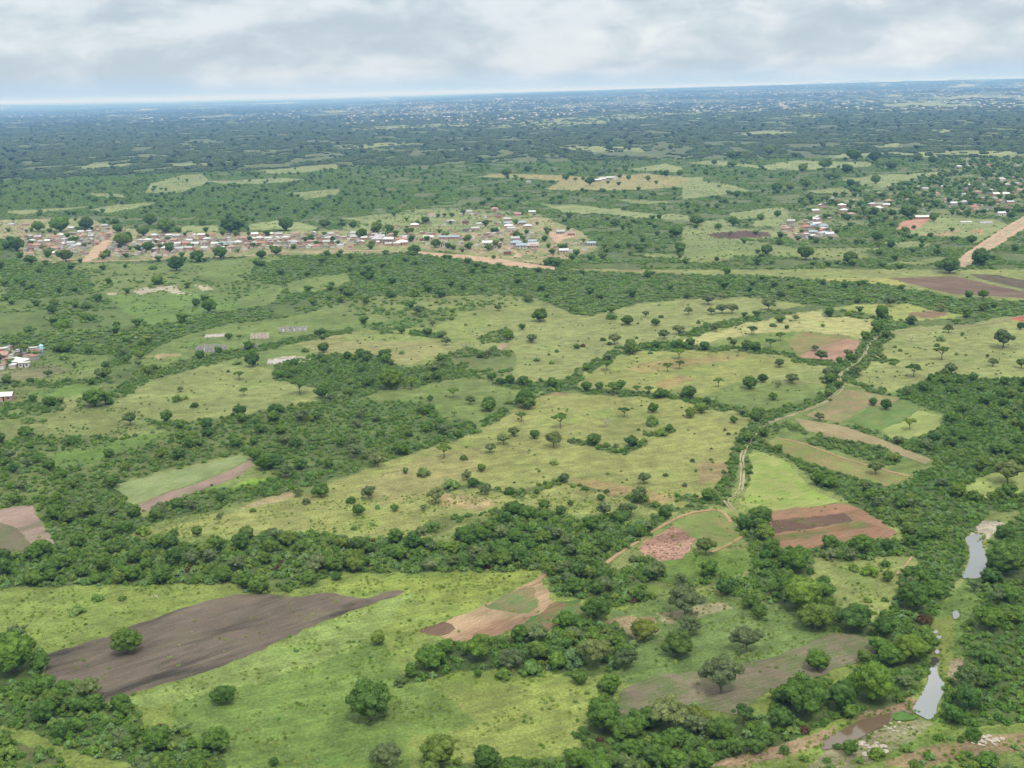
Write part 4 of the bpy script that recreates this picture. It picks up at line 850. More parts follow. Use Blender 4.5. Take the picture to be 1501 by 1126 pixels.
add(1101,300,[(52,85,45,'R'),(145,70,45,'R'),(85,275,75,'R'),(545,335,95,'R'),(300,310,110,'R'),(690,205,75,'R'),(735,150,40,'S'),(770,240,50,'R'),(895,135,30,'R'),(1213,215,60,'R'),(1090,385,120,'R'),(1040,360,60,'R'),(1260,340,110,'R'),(1195,520,60,'R'),(1275,520,60,'R'),(765,560,75,'G'),(1042,585,50,'G'),(715,635,95,'R'),(880,660,70,'G'),(1085,705,55,'G'),(1160,725,25,'R'),(245,640,40,'G'),(393,675,25,'R'),(125,675,45,'S'),(195,685,28,'R'),(15,715,50,'U'),(350,805,45,'G'),(155,895,55,'G'),(1385,790,120,'G'),(1480,690,50,'R'),(1048,855,90,'U'),(893,950,95,'U'),(425,960,80,'G'),(225,985,75,'G'),(1330,890,60,'G'),(1485,900,60,'G'),(1090,895,45,'S'),(1045,755,60,'S'),(1020,785,40,'S'),(790,790,28,'S'),(820,810,30,'S'),(880,755,40,'D'),(1130,830,28,'S'),(1180,832,22,'S'),(1300,842,22,'R'),(540,615,60,'S'),(570,940,70,'G'),(385,860,80,'G'),(1275,590,60,'R'),(1430,80,50,'R'),(860,75,110,'R'),(1000,95,60,'R'),(680,60,60,'R'),(320,100,45,'R'),(530,90,50,'R')])
add(0,560,[(1088,858,75,'R'),(790,855,110,'S'),(955,850,70,'S'),(1210,755,45,'G'),(1390,720,50,'S'),(920,685,50,'S'),(1165,575,20,'R'),(1400,440,90,'R'),(1460,500,120,'R'),(790,715,25,'S')])
add(370,560,[(560,415,100,'G'),(690,465,105,'G'),(640,425,70,'G'),(1055,418,95,'U'),(1165,435,60,'S'),(1310,390,70,'G'),(1380,345,85,'G'),(1440,300,65,'G'),(842,508,45,'R'),(940,530,100,'S'),(1260,500,60,'R'),(1180,540,70,'G'),(1090,600,120,'S'),(1215,590,80,'R'),(1280,620,90,'G'),(1415,625,80,'S'),(1010,670,110,'G'),(640,645,95,'G'),(545,675,70,'S'),(582,745,80,'R'),(380,645,110,'R'),(250,630,65,'G'),(785,720,60,'R'),(690,702,45,'S'),(295,680,70,'P'),(940,708,45,'G'),(560,820,50,'S'),(925,850,100,'P'),(1335,715,50,'S'),(1450,685,45,'S'),(1000,820,90,'S'),(465,1095,60,'R'),(205,155,50,'S'),(1110,190,42,'U'),(1300,170,90,'R'),(145,125,25,'S')])
add(740,560,[(655,195,75,'U'),(305,255,105,'U'),(165,320,70,'R'),(90,220,75,'U'),(130,160,95,'R'),(50,300,70,'G'),(270,360,110,'G'),(365,340,60,'P'),(555,250,90,'D'),(490,360,95,'R'),(560,365,60,'S'),(610,365,50,'P'),(655,390,50,'S'),(735,360,50,'S'),(765,335,50,'S'),(810,250,110,'S'),(860,305,90,'S'),(905,275,50,'R'),(735,270,30,'S'),(1258,230,50,'R'),(1210,270,28,'S'),(1230,293,30,'S'),(1032,445,45,'P'),(1135,435,30,'P'),(1050,497,20,'R'),(765,560,80,'G'),(885,525,45,'P'),(990,580,45,'P'),(270,460,65,'S'),(375,585,40,'S'),(240,590,60,'S'),(330,555,65,'G'),(565,512,25,'S'),(527,660,55,'R'),(363,685,40,'R'),(215,710,75,'R'),(60,690,50,'S'),(175,620,35,'R'),(760,665,90,'S'),(830,695,70,'S'),(1020,205,80,'R'),(1080,180,90,'R'),(1015,100,100,'R'),(1110,130,60,'R'),(1170,140,50,'S'),(1105,955,125,'G'),(710,1000,80,'P'),(655,770,80,'R'),(1410,790,130,'R')])
add(1101,560,[(58,800,130,'R'),(870,265,80,'U'),(375,215,65,'G'),(670,135,60,'R'),(740,160,70,'R'),(1410,560,160,'G'),(1360,650,70,'R'),(240,1080,190,'R'),(605,960,130,'R'),(430,990,120,'P'),(750,1110,80,'R'),(650,1080,110,'S'),(740,1025,70,'S'),(565,1050,80,'S'),(400,1115,80,'S'),(685,510,90,'G'),(1400,1090,220,'R'),(285,275,30,'S')])
add(0,826,[(705,530,190,'R'),(1235,800,150,'R'),(735,730,32,'S'),(675,210,60,'S'),(540,215,80,'S'),(430,295,110,'S'),(962,190,20,'S'),(495,740,130,'G'),(90,650,280,'R'),(1350,150,110,'R'),(890,960,110,'X'),(990,950,110,'S'),(900,1030,80,'X'),(225,1070,80,'S'),(50,1100,140,'S'),(1110,1050,120,'S')])
add(370,826,[(645,925,290,'R'),(695,465,110,'R'),(735,1150,190,'G'),(1030,1165,230,'R'),(1290,1180,180,'R'),(1240,635,55,'R'),(1380,655,120,'S'),(805,765,35,'S'),(262,785,35,'S'),(395,790,25,'S'),(650,525,22,'S'),(120,1125,60,'R'),(465,100,60,'R'),(1065,525,110,'R'),(980,610,180,'R'),(810,690,100,'P'),(870,640,80,'R'),(1250,560,180,'R'),(1420,580,160,'G')])
add(740,826,[(505,335,180,'R'),(490,570,200,'G'),(360,590,190,'S'),(665,580,150,'G'),(758,460,165,'Y'),(955,545,190,'R'),(1010,400,140,'G'),(990,300,230,'G'),(1330,490,190,'G'),(1190,720,250,'G'),(1355,265,110,'R'),(415,685,110,'R'),(140,640,160,'S'),(1310,890,130,'U'),(900,920,230,'G'),(1060,920,140,'Y'),(1190,1000,170,'R'),(540,970,250,'R')])
add(1101,826,[(360,620,160,'R'),(350,400,200,'R'),(280,300,260,'R'),(570,400,200,'R'),(640,220,60,'S'),(735,215,50,'S'),(400,120,80,'S'),(130,170,80,'R'),(290,880,260,'R'),(670,810,270,'R'),(500,840,200,'R'),(760,590,160,'R'),(620,570,100,'R'),(730,430,150,'R'),(870,570,200,'R'),(890,280,200,'R'),(950,350,110,'X'),(1370,90,200,'R'),(1310,400,180,'R'),(1200,710,170,'G'),(690,1090,110,'S'),(850,1050,80,'S'),(1300,1140,150,'S'),(1450,1030,60,'S'),(470,1030,60,'S'),(180,1060,90,'S'),(1220,990,130,'S')])
# trees of the far plain, seen as dark dots
add(1000,0,[(627,745,65,'R'),(530,760,55,'R'),(725,765,60,'R'),(755,712,80,'R'),(845,715,60,'R'),(920,750,60,'R'),(1100,720,45,'R'),(1035,712,50,'R'),(640,790,45,'R'),(675,790,40,'R'),(740,825,42,'R'),(415,850,55,'R'),(475,840,45,'R'),(545,825,50,'R'),(215,700,50,'R'),(220,738,48,'R'),(275,685,25,'R'),(385,683,50,'R'),(850,810,50,'R'),(1335,790,50,'R'),(1440,890,50,'R'),(240,870,40,'R'),(140,725,30,'R')])
add(500,0,[(765,665,28,'R'),(840,695,28,'R'),(930,695,30,'R'),(795,680,22,'R'),(940,670,20,'R'),(820,760,40,'R'),(725,780,50,'R'),(990,795,40,'R'),(1065,795,22,'R'),(1095,817,50,'R'),(1225,785,25,'R'),(1265,792,28,'R'),(1350,797,30,'R'),(1430,778,40,'R'),(1490,775,35,'R'),(1030,800,25,'G'),(1180,665,40,'R'),(1450,660,30,'R'),(890,855,25,'R'),(1245,925,20,'R'),(1205,998,45,'R')])

random.seed(11)
TINT = [((1,1,1), ''), ((.78,.82,.80), 'dark '), ((1.25,1.15,1.0), 'pale ')]
KINDW = {'R': 'round dense tree', 'G': 'grey-green spreading tree', 'U': 'flat-topped umbrella tree', 'Y': 'yellow-green round tree', 'S': 'low shrub', 'X': 'rusty brown shrub', 'P': 'pale grey-green shrub', 'D': 'bare leafless tree'}
THINGS = []   # (root, px, py, base words, category)
def place(px, py, wpx, kind):
    g = ground(px, py); d = dist(px, py); s = wpx*d/F
    g2 = g - Vector((g.x, g.y, 0)).normalized()*0; 
    # the foot of a bushy crown lies behind its lower outline
    back = s*(.42 if kind in 'RSXYP' else .04)
    g = g + Vector((g.x, g.y, 0)).normalized()*back
    rz = random.uniform(0, 6.28); zs = random.uniform(.88, 1.12); ti, tw = random.choice(TINT) if kind in 'RSGU' else TINT[0]
    col = tuple(ti)+(1,)
    if kind in 'RGUY':
        v = random.choice(TREE[kind]); root = bpy.data.objects.new({'U': 'umbrella_tree'}.get(kind, 'tree'), None); root.empty_display_size = .1
        C.objects.link(root); root.location = g; root.rotation_euler = (0, 0, rz); root.scale = (s, s, s*zs)
        for nm, me in (('crown', v[0]), ('trunk', v[1])):
            o = bpy.data.objects.new(nm, me); o.parent = root; o.color = col; C.objects.link(o)
        cat = 'tree'
    else:
        me = random.choice(DEAD if kind == 'D' else SHR[kind]); root = bpy.data.objects.new('bare_tree' if kind == 'D' else 'shrub', me)
        C.objects.link(root); root.location = g; root.rotation_euler = (0, 0, rz); root.scale = (s, s, s*zs); root.color = col; cat = 'tree' if kind == 'D' else 'shrub'
    size = 'large ' if s > 13 else ('small ' if s < (5.5 if cat == 'tree' else 3) else '')
    THINGS.append((root, px, py, size + tw + KINDW[kind], cat, s))
    return root
for it in ITEMS: place(*it)
# ------------------------------------------------------------------ bushland: uncountable bush as scattered plants
def proto(name, me):
    return bpy.data.objects.new(name, me)       # prototypes stay out of the scene; only their shapes are scattered
def with_trunk(fn, seed, mat, h, r):
    mb, cs = fn(seed); tb = MB(); limbs(tb, np.random.default_rng(seed), [cs[j] for j in range(0, len(cs), 3)], h, r)
    mb.add(np.concatenate(tb.v), tb.f, 1); return mb.mesh('plant', [mat, m_bark])
NEAR = [proto('bush_plant', crown_shrub(70+i, 12, 70, .036)[0].mesh('plant', [m_bush])) for i in range(5)] \
     + [proto('tree_plant', with_trunk(lambda s: crown_round(s, 20, cards=75, card=.026), 80+i, m_dark, .14, .04)) for i in range(4)] \
     + [proto('tree_plant', with_trunk(lambda s: crown_open(s, 18, cards=75, card=.025), 90+i, m_grey, .3, .03)) for i in range(2)] \
     + [proto('bush_plant', crown_shrub(95, 12, 46, .046)[0].mesh('plant', [m_rust]))]
def low_blob(mb, c, r, rng, sub=1, sq=.8):
    lobe(mb, np.array(c), r, rng, 0, 0, sub, core=1, squash=sq)
def mid_clump(seed):
    rng = np.random.default_rng(seed); mb = MB()
    for i in range(5):
        a_ = i*2.4+rng.uniform(-.5, .5); q = math.sqrt(i/5)*.36; r = rng.uniform(.13, .24)
        lobe(mb, np.array([math.cos(a_)*q, math.sin(a_)*q, r*.6+rng.uniform(0, .08)]), r, rng, 14, .07, 1, squash=.85)
    return mb.mesh('plant', [m_bush])
def mid_tree(seed):
    rng = np.random.default_rng(seed); mb = MB()
    for i in range(8):
        a_ = i*2.4; q = math.sqrt(i/8)*.34; r = rng.uniform(.14, .22)
        lobe(mb, np.array([math.cos(a_)*q, math.sin(a_)*q, .42+rng.uniform(-.16, .16)*(1-q)]), r, rng, 16, .06, 1, squash=.8)
    lobe(mb, np.array([0, 0, .25]), .26, rng, 0, 0, 1, core=1)
    return mb.mesh('plant', [m_dark])
MID = [proto('bush_plant', mid_clump(100+i)) for i in range(5)] + [proto('tree_plant', mid_tree(110+i)) for i in range(3)]
def far_patch(seed):      # unit = 14 m of bush
    rng = np.random.default_rng(seed); mb = MB()
    for i in range(9):
        x_, y_ = (i % 3-1)*.32+rng.uniform(-.13, .13), (i//3-1)*.32+rng.uniform(-.13, .13)
        r = rng.uniform(.09, .17) if rng.random() < .8 else rng.uniform(.2, .27)
        low_blob(mb, (x_, y_, r*.5), r, rng, 1, rng.uniform(.7, 1))
    return mb.mesh('plant', [m_far])
FARP = [proto('bush_patch', far_patch(120+i)) for i in range(4)] + [proto('tree_plant', mid_tree(130).copy())]
FARP[-1].data.materials.clear(); FARP[-1].data.materials.append(m_far)

def scatter_group(name, protos):
    ng = bpy.data.node_groups.new(name, 'GeometryNodeTree')
    ng.interface.new_socket('Geometry', in_out='INPUT', socket_type='NodeSocketGeometry'); ng.interface.new_socket('Geometry', in_out='OUTPUT', socket_type='NodeSocketGeometry')
    gi = ng.nodes.new('NodeGroupInput'); g_o = ng.nodes.new('NodeGroupOutput')
    mp = ng.nodes.new('GeometryNodeMeshToPoints'); L(ng, gi.outputs[0], mp.inputs[0])
    jn = ng.nodes.new('GeometryNodeJoinGeometry')
    for p in reversed(protos):
        oi = ng.nodes.new('GeometryNodeObjectInfo'); oi.inputs['Object'].default_value = p; oi.inputs['As Instance'].default_value = False
        g2 = ng.nodes.new('GeometryNodeGeometryToInstance'); L(ng, oi.outputs['Geometry'], g2.inputs[0]); L(ng, g2.outputs[0], jn.inputs[0])
    ip = ng.nodes.new('GeometryNodeInstanceOnPoints'); ip.inputs['Pick Instance'].default_value = True
    L(ng, mp.outputs[0], ip.inputs['Points']); L(ng, jn.outputs[0], ip.inputs['Instance'])
    def na_(nm_, ty):
        a_ = ng.nodes.new('GeometryNodeInputNamedAttribute'); a_.data_type = ty; a_.inputs[0].default_value = nm_; return a_.outputs[0]
    L(ng, na_('pick', 'INT'), ip.inputs['Instance Index']); L(ng, na_('size', 'FLOAT_VECTOR'), ip.inputs['Scale'])
    er = ng.nodes.new('FunctionNodeEulerToRotation'); L(ng, na_('turn', 'FLOAT_VECTOR'), er.inputs[0]); L(ng, er.outputs[0], ip.inputs['Rotation'])
    L(ng, ip.outputs[0], g_o.inputs[0]); return ng
def tuft(seed):
    rng = np.random.default_rng(seed); mb = MB()
    for i in range(22):
        a_ = rng.uniform(0, 6.28); q = math.sqrt(rng.random())*.42; p = np.array([math.cos(a_)*q, math.sin(a_)*q, 0]); t_ = rng.uniform(0, 3.14)
        w_ = np.array([math.cos(t_), math.sin(t_), 0])*rng.uniform(.07, .14); h_ = np.array([rng.uniform(-.1, .1), rng.uniform(-.1, .1), rng.uniform(.25, .5)])
        mb.add(np.array([p-w_, p+w_, p+w_*.5+h_, p-w_*.5+h_]), [(0, 1, 2, 3)])
    return mb.mesh('plant', [m_tuft])
m_tuft = leaf_mat('leaf_tuft', [G(138,160,72,.7), G(160,178,92,.7), G(126,152,68,.7), G(184,192,130,.7), G(146,166,78,.7)])
TUFT = [proto('grass_tuft', tuft(140+i)) for i in range(5)]
NG = {'tuft': scatter_group('tufts', TUFT), 'near': scatter_group('near_plants', NEAR), 'mid': scatter_group('mid_plants', MID), 'far': scatter_group('far_plants', FARP)}
def stuff(name, label, lod, pos, size, pick, cat='bush'):
    if len(pos) == 0: return None
    me = bpy.data.meshes.new(name); me.vertices.add(len(pos)); me.vertices.foreach_set('co', np.ascontiguousarray(pos, np.float32).ravel())
    rng = np.random.default_rng(len(pos))
    a_ = me.attributes.new('size', 'FLOAT_VECTOR', 'POINT'); sv = np.stack([size, size, size*rng.uniform(.8, 1.15, len(size))], 1)
    a_.data.foreach_set('vector', sv.astype(np.float32).ravel())
    a_ = me.attributes.new('turn', 'FLOAT_VECTOR', 'POINT'); tv = np.zeros((len(size), 3)); tv[:, 2] = rng.uniform(0, 6.28, len(size)); tv[:, 0] = rng.uniform(-.08, .08, len(size)); a_.data.foreach_set('vector', tv.astype(np.float32).ravel())
    a_ = me.attributes.new('pick', 'INT', 'POINT'); a_.data.foreach_set('value', pick.astype(np.int32))
    o = bpy.data.objects.new(name, me); C.objects.link(o); md = o.modifiers.new('plants', 'NODES'); md.node_group = NG[lod]
    tag(o, label, cat, kind='stuff'); return o
def candidates(rmin, rmax, step, half, seed):
    rng = np.random.default_rng(seed)
    x1 = rmax*math.sin(R(25.5))+60+rmax*.03; gx, gy = np.meshgrid(np.arange(-x1, x1, step), np.arange(0, rmax, step)); x = gx.ravel(); y = gy.ravel()
    x = x + rng.uniform(-.5, .5, len(x))*step; y = y + rng.uniform(-.5, .5, len(y))*step
    r = np.hypot(x, y); a_ = np.degrees(np.arctan2(x, y)); k = (r >= rmin) & (r < rmax) & (np.abs(x) < np.tan(R(25.2))*y + 55 + rmax*.02) & (y > 120)
    return x[k], y[k], rng
TREES_XY = np.array([(t[0].location.x, t[0].location.y, t[5]) for t in THINGS])
ZL = {'far_bush': ('bushland', 'dense bush covering the far plain behind the villages'), 'near_pasture': ('pasture_scrub', 'scattered low scrub dotting the open pastures'), 'west_scrub': ('scrub', 'patchy green scrub around the left-hand pastures'),
      'middle_bush': ('thicket', 'dense even green thicket lying across the middle of the plain'), 'clearings': ('clearing_scrub', 'sparse small bushes standing in the grassy clearings'),
      'woodland_belt': ('woodland', 'broad belt of dark woodland behind the bright near fields'), 'river_woodland': ('river_woodland', 'thick green woodland crowding both banks of the river'),
      'right_bush': ('bushland', 'fine-grained green bush on the right beyond and along the river'),
      'near_thicket': ('near_thicket', 'thickets of bush and trees among the nearest fields'), 'hedge': ('hedgerow', 'bushy hedgerows dividing pastures and lining the winding track')}
ZN = list(ZL)
def zone_ids(zi, line):
    names = [z[0] for z in ZONES]; lut = np.array([ZN.index(n_) for n_ in names]+[0]); out = lut[zi]; out[line] = ZN.index('hedge'); return out
HSX = []
# near: individual plants
x, y, rng = candidates(205, 800, 2.3, 29, 1)
px, py = project(x, y, x*0); d, zi, line, hard = density(px, py); zid = zone_ids(zi, line)
cl_ = fbm(x/11, y/11, 77, 3); dd = d*np.where(d < .7, sstep(.40, .62, cl_)*1.6, 1)
keep = rng.random(len(x)) < dd*np.where(d >= .99, .9, .74)
x, y, d, zid = x[keep], y[keep], d[keep], zid[keep]
u = rng.random(len(x)); n_ = len(x)
woods = np.isin(zid, [ZN.index('woodland_belt'), ZN.index('river_woodland'), ZN.index('near_thicket')])
rzone = (zid == ZN.index('river_woodland'))
size = rng.uniform(2.0, 4.0, n_)*np.where(woods, 1.08, .95); size = np.where(d < .4, size*.55, size)
pick = rng.integers(0, 5, n_)
tree = (u < np.where(woods, .075, np.where(d > .7, .03, .015))); size[tree] = rng.uniform(4.8, 8.5, tree.sum()); pick[tree] = np.where(rng.random(tree.sum()) < .82, rng.integers(5, 9, tree.sum()), rng.integers(9, 11, tree.sum()))
rust = (rng.random(n_) < .008) & ~tree & woods; pick[rust] = 11
# nothing grows inside the trees that are things of their own
for tx, ty, ts in TREES_XY:
    if tx*tx+ty*ty < 850**2:
        bad = (x-tx)**2+(y-ty)**2 < (ts*.42)**2
        if bad.any(): k = ~bad; x, y, d, zid, size, pick, tree = x[k], y[k], d[k], zid[k], size[k], pick[k], tree[k]
near = dict(x=x, y=y, zid=zid, size=size, pick=pick, tree=tree)
xt, yt, rngt = candidates(205, 450, 1.8, 28, 6)
px, py = project(xt, yt, xt*0); dt, _z, _l, ht = density(px, py)
wet = clear_mask(px, py, WATER_PX.values()); keep = (~wet) & (rngt.random(len(xt)) < np.where(ht, .10, .75)*sstep(.42, .60, fbm(xt/7, yt/7, 95, 3))) & (dt < .7); xt, yt = xt[keep], yt[keep]
stuff('grass', 'rough tufty grass of the bright near fields', 'tuft', np.stack([xt, yt, xt*0], 1), rngt.uniform(.5, 1.5, len(xt)), rngt.integers(0, 5, len(xt)), 'grass'); print('TUFTS', len(xt))
rp = []
for k_, pts in WATER_PX.items():
    w_ = [ground(a_, b_) for a_, b_ in pts]
    for i in range(len(w_)):
        a_, b_ = w_[i], w_[(i+1) % len(w_)]; n_r = int((b_-a_).length/.9); nx_ = Vector((-(b_-a_).y, (b_-a_).x, 0)).normalized(); cc_ = sum(w_, Vector((0, 0, 0)))/len(w_); nx_ = nx_ if (a_-cc_).dot(nx_) > 0 else -nx_
        for j in range(n_r):
            if vnoise(np.array([a_.x*.3+j*.13]), np.array([a_.y*.3]), 8)[0] < .35: continue
            p_ = a_.lerp(b_, rngt.random()) + nx_*rngt.uniform(.1, 1.6); rp.append((p_.x, p_.y, .1))
rp = np.array(rp); stuff('reeds', 'green reeds and weeds fringing the pools of the river', 'tuft', rp, rngt.uniform(.5, 1.5, len(rp)), rngt.integers(0, 5, len(rp)), 'reeds')
# mid
x2, y2, rng2 = candidates(800, 2700, 4.3, 26.5, 2)
px, py = project(x2, y2, x2*0); d2, zi2, line2, _h = density(px, py); zid2 = zone_ids(zi2, line2)
cl2 = fbm(x2/26, y2/26, 78, 3); dd = d2*np.where(d2 < .93, sstep(.34, .56, cl2)*1.5, 1)
keep = rng2.random(len(x2)) < dd*.74
x2, y2, d2, zid2 = x2[keep], y2[keep], d2[keep], zid2[keep]; n2_ = len(x2)
size2 = rng2.uniform(3.0, 5.4, n2_); size2 = np.where(d2 < .3, size2*.6, size2); pick2 = rng2.integers(0, 5, n2_)
vz = np.zeros(n2_, bool); vx, vy = project(x2, y2, x2*0)
for pts in VILLAGES+[SETTLE]: vz |= inpoly(vx, vy, pts)
u = rng2.random(n2_); tree2 = u < np.where(vz, .12, np.where(d2 > .5, .022, .025)); size2[tree2] = rng2.uniform(6, 11, tree2.sum()); pick2[tree2] = rng2.integers(5, 8, tree2.sum())
# far
x3, y3, rng3 = candidates(2700, 8200, 14.5, 27, 3)
z3 = terrain(x3, y3); px, py = project(x3, y3, z3); d3, zi3, line3, _h = density(px, py)
cl3 = fbm(x3/60, y3/130, 79, 4); dd = d3*sstep(.36, .56, cl3)*1.5
keep = rng3.random(len(x3)) < dd*.8; x3, y3, z3 = x3[keep], y3[keep], z3[keep]; n3_ = len(x3)
size3 = rng3.uniform(11, 17, n3_); pick3 = rng3.integers(0, 4, n3_); t3 = rng3.random(n3_) < .02; pick3[t3] = 4; size3[t3] = rng3.uniform(10, 20, t3.sum())
print('PLANTS near', len(x), 'mid', n2_, 'far', n3_)
for k, zn in enumerate(ZN):
    nm, lb = ZL[zn]; s_ = zid == k
    stuff(nm, lb, 'near', np.stack([x[s_], y[s_], x[s_]*0], 1), size[s_], pick[s_]) if zn not in ('far_bush',) else None
    s_ = zid2 == k
    if s_.sum() > 0: stuff(nm if zn == 'far_bush' or not (zid == k).any() else nm, lb if not (zid == k).any() else lb + ' farther off', 'mid', np.stack([x2[s_], y2[s_], x2[s_]*0], 1), size2[s_], pick2[s_])
stuff('distant_bushland', 'blue-green bush of the distant plain, patch after patch', 'far', np.stack([x3, y3, z3], 1), size3, pick3)
# beyond: low humps of tree cover as one mesh
x4, y4, rng4 = candidates(8200, 42000, 105, 27, 4)
z4 = terrain(x4, y4); cl4 = fbm(x4/500, y4/1200, 80, 4); keep = (rng4.random(len(x4)) < .8) & (cl4 > .40); x4, y4, z4 = x4[keep], y4[keep], z4[keep]
V, Fc = ICO1; n4 = len(x4); sc4 = rng4.uniform(18, 60, n4)
vv = V[None]*np.stack([sc4, sc4*rng4.uniform(.6, 1.4, n4), rng4.uniform(5, 11, n4)], 1)[:, None, :]*rng4.uniform(.7, 1.2, (n4, len(V), 1)) + np.stack([x4, y4, z4], 1)[:, None, :]
ff = (Fc[None]+(np.arange(n4)*len(V))[:, None, None]).reshape(-1, 3)
me = mesh_np('far_woods', vv.reshape(-1, 3), ff); me.materials.append(m_far); o = bpy.data.objects.new('far_woods', me); C.objects.link(o)
tag(o, 'hazy blue woods stretching away to the horizon', 'woods', kind='stuff')
# small stony hills on the skyline
def hill(px_, w_, h_, D, seed):
    rng = np.random.default_rng(seed); g = ground(px_, 139+80); a_ = math.atan2(g.x, g.y); x_, y_ = math.sin(a_)*D, math.cos(a_)*D
    V, Fc = ICO3; d_ = 1+.18*np.sin(V[:, 0]*5+seed)+.12*np.sin(V[:, 1]*7+seed)+rng.uniform(-.05, .05, len(V))
    h_ = 20+max(h_-85, 20)*.62; v = V*d_[:, None]*np.array([w_/2*1.5, w_/2, h_]); me = bpy.data.meshes.new('hill'); me.from_pydata(v.tolist(), [], Fc.tolist()); me.polygons.foreach_set('use_smooth', [True]*len(Fc)); me.materials.append(m_hill)
    o = bpy.data.objects.new('hill', me); C.objects.link(o); o.location = (x_, y_, float(terrain(np.array([x_]), np.array([y_]))[0])-20); tag(o, kind='structure')
m_hill, nt, b = newmat('hill_rock'); c = mixc(nt, ramp(nt, noise(nt, position(nt), .004, 4), .4, .6), (.10, .12, .06), (.16, .14, .11)); L(nt, c, b.inputs['Base Color'])
for i, (a_, w_, h_) in enumerate([(1188, 900, 175), (1255, 1500, 215), (1330, 900, 175), (1402, 900, 200), (1432, 700, 170), (1125, 900, 150), (1040, 800, 140), (1225, 800, 160), (640, 2600, 90), (420, 3800, 150), (60, 4600, 190), (230, 3600, 120)]):
    hill(a_, w_, h_, 46000+i*500, i)
# ------------------------------------------------------------------ houses
def flat_mat(name, col, rough=.8, spec=.2, var=.12, sc=.6):
    m, nt, b = newmat(name); c = mixc(nt, ramp(nt, noise(nt, position(nt), sc, 4, .7), .3, .7), tuple(x*(1-var) for x in col), tuple(min(1, x*(1+var)) for x in col))
    L(nt, c, b.inputs['Base Color']); b.inputs['Roughness'].default_value = rough; b.inputs['Specular IOR Level'].default_value = spec; return m
ROOF = [('silver metal', flat_mat('roof_silver', (.36, .38, .39), .55, .3)), ('pale grey', flat_mat('roof_grey', (.28, .29, .30), .6)), ('blue-grey', flat_mat('roof_blue', (.20, .25, .29), .6)), ('rusty', flat_mat('roof_rust', (.26, .18, .14), .8)), ('reddish', flat_mat('roof_red', (.28, .13, .10), .7)), ('white', flat_mat('roof_white', (.50, .51, .50), .6))]
WALL = [flat_mat('wall_cream', (.38, .33, .27)), flat_mat('wall_pink', (.33, .22, .18)), flat_mat('wall_white', (.46, .45, .42)), flat_mat('wall_grey', (.26, .25, .24)), flat_mat('wall_brick', (.26, .14, .10))]
WALLN = ['cream', 'pinkish', 'white', 'grey', 'brick']
m_open = flat_mat('dark_opening', (.04, .04, .045), .3, .5)
def bxm(mb, x0, x1, y0, y1, z0, z1, mi=0):
    v = [(x, y, z) for z in (z0, z1) for y in (y0, y1) for x in (x0, x1)]
    mb.add(v, [(0, 2, 3, 1), (4, 5, 7, 6), (0, 1, 5, 4), (2, 6, 7, 3), (0, 4, 6, 2), (1, 3, 7, 5)], mi)
def house_meshes(kind):
    w, d, h = {'gable': (9, 7, 2.9), 'hip': (10, 8.5, 3), 'mono': (6.5, 4.5, 2.7), 'long': (26, 8, 3.2)}[kind]
    wl = MB(); bxm(wl, -w/2, w/2, -d/2, d/2, 0, h)
    if kind == 'gable':
        for sx in (-1, 1):
            x0, x1 = sx*(w/2-.12), sx*(w/2)
            wl.add([(x0, -d/2, h), (x0, d/2, h), (x0, 0, h+1.5), (x1, -d/2, h), (x1, d/2, h), (x1, 0, h+1.5)], [(0, 1, 2), (3, 5, 4), (0, 2, 5, 3), (1, 4, 5, 2)])
    rf = MB(); e = .45
    if kind in ('gable', 'long'):
        rh = 1.5
        for s in (-1, 1):
            a_ = np.array([(-w/2-e, s*(d/2+e), h-.1), (w/2+e, s*(d/2+e), h-.1), (w/2+e, 0, h+rh+.1), (-w/2-e, 0, h+rh+.1)]); b_ = a_+np.array([0, 0, .09])
            rf.add(np.concatenate([a_, b_]), [(0, 1, 2, 3), (7, 6, 5, 4), (0, 4, 5, 1), (1, 5, 6, 2), (2, 6, 7, 3), (3, 7, 4, 0)])
    elif kind == 'hip':
        rh = 1.9; b0 = [(-w/2-e, -d/2-e, h), (w/2+e, -d/2-e, h), (w/2+e, d/2+e, h), (-w/2-e, d/2+e, h)]; t0 = [(-w*.14, 0, h+rh), (w*.14, 0, h+rh)]
        rf.add(b0+t0, [(0, 1, 5, 4), (1, 2, 5), (2, 3, 4, 5), (3, 0, 4), (3, 2, 1, 0)])
    else:
        a_ = np.array([(-w/2-e, -d/2-e, h+.55), (w/2+e, -d/2-e, h+.55), (w/2+e, d/2+e, h+.02), (-w/2-e, d/2+e, h+.02)]); b_ = a_+np.array([0, 0, .09])
        rf.add(np.concatenate([a_, b_]), [(3, 2, 1, 0), (4, 5, 6, 7), (0, 1, 5, 4), (1, 2, 6, 5), (2, 3, 7, 6), (3, 0, 4, 7)])
    y = -d/2-.03; dr = MB(); bxm(dr, -.5, .5, y, -d/2+.02, 0.02, 2.1); ws = []
    xs = (-w*.3, w*.3) if kind != 'long' else (-w*.4, -w*.24, w*.12, w*.24, w*.4)
    for x_ in xs: q = MB(); bxm(q, x_-.65, x_+.65, y, -d/2+.02, 1.0, 2.1); ws.append(q)
    return wl.mesh('wall', [WALL[0]]), rf.mesh('roof', [ROOF[0][1]]), dr.mesh('door', [m_open]), [q.mesh('window', [m_open]) for q in ws]
HM = {}
for k in ('gable', 'hip', 'mono', 'long'):
    wl, rf, dr, ws = house_meshes(k)
    WL = []; RF = []
    for m_ in WALL: q = wl.copy(); q.materials.clear(); q.materials.append(m_); WL.append(q)
    for _, m_ in ROOF: q = rf.copy(); q.materials.clear(); q.materials.append(m_); RF.append(q)
    HM[k] = (WL, RF, dr, ws)
HOUSES = []
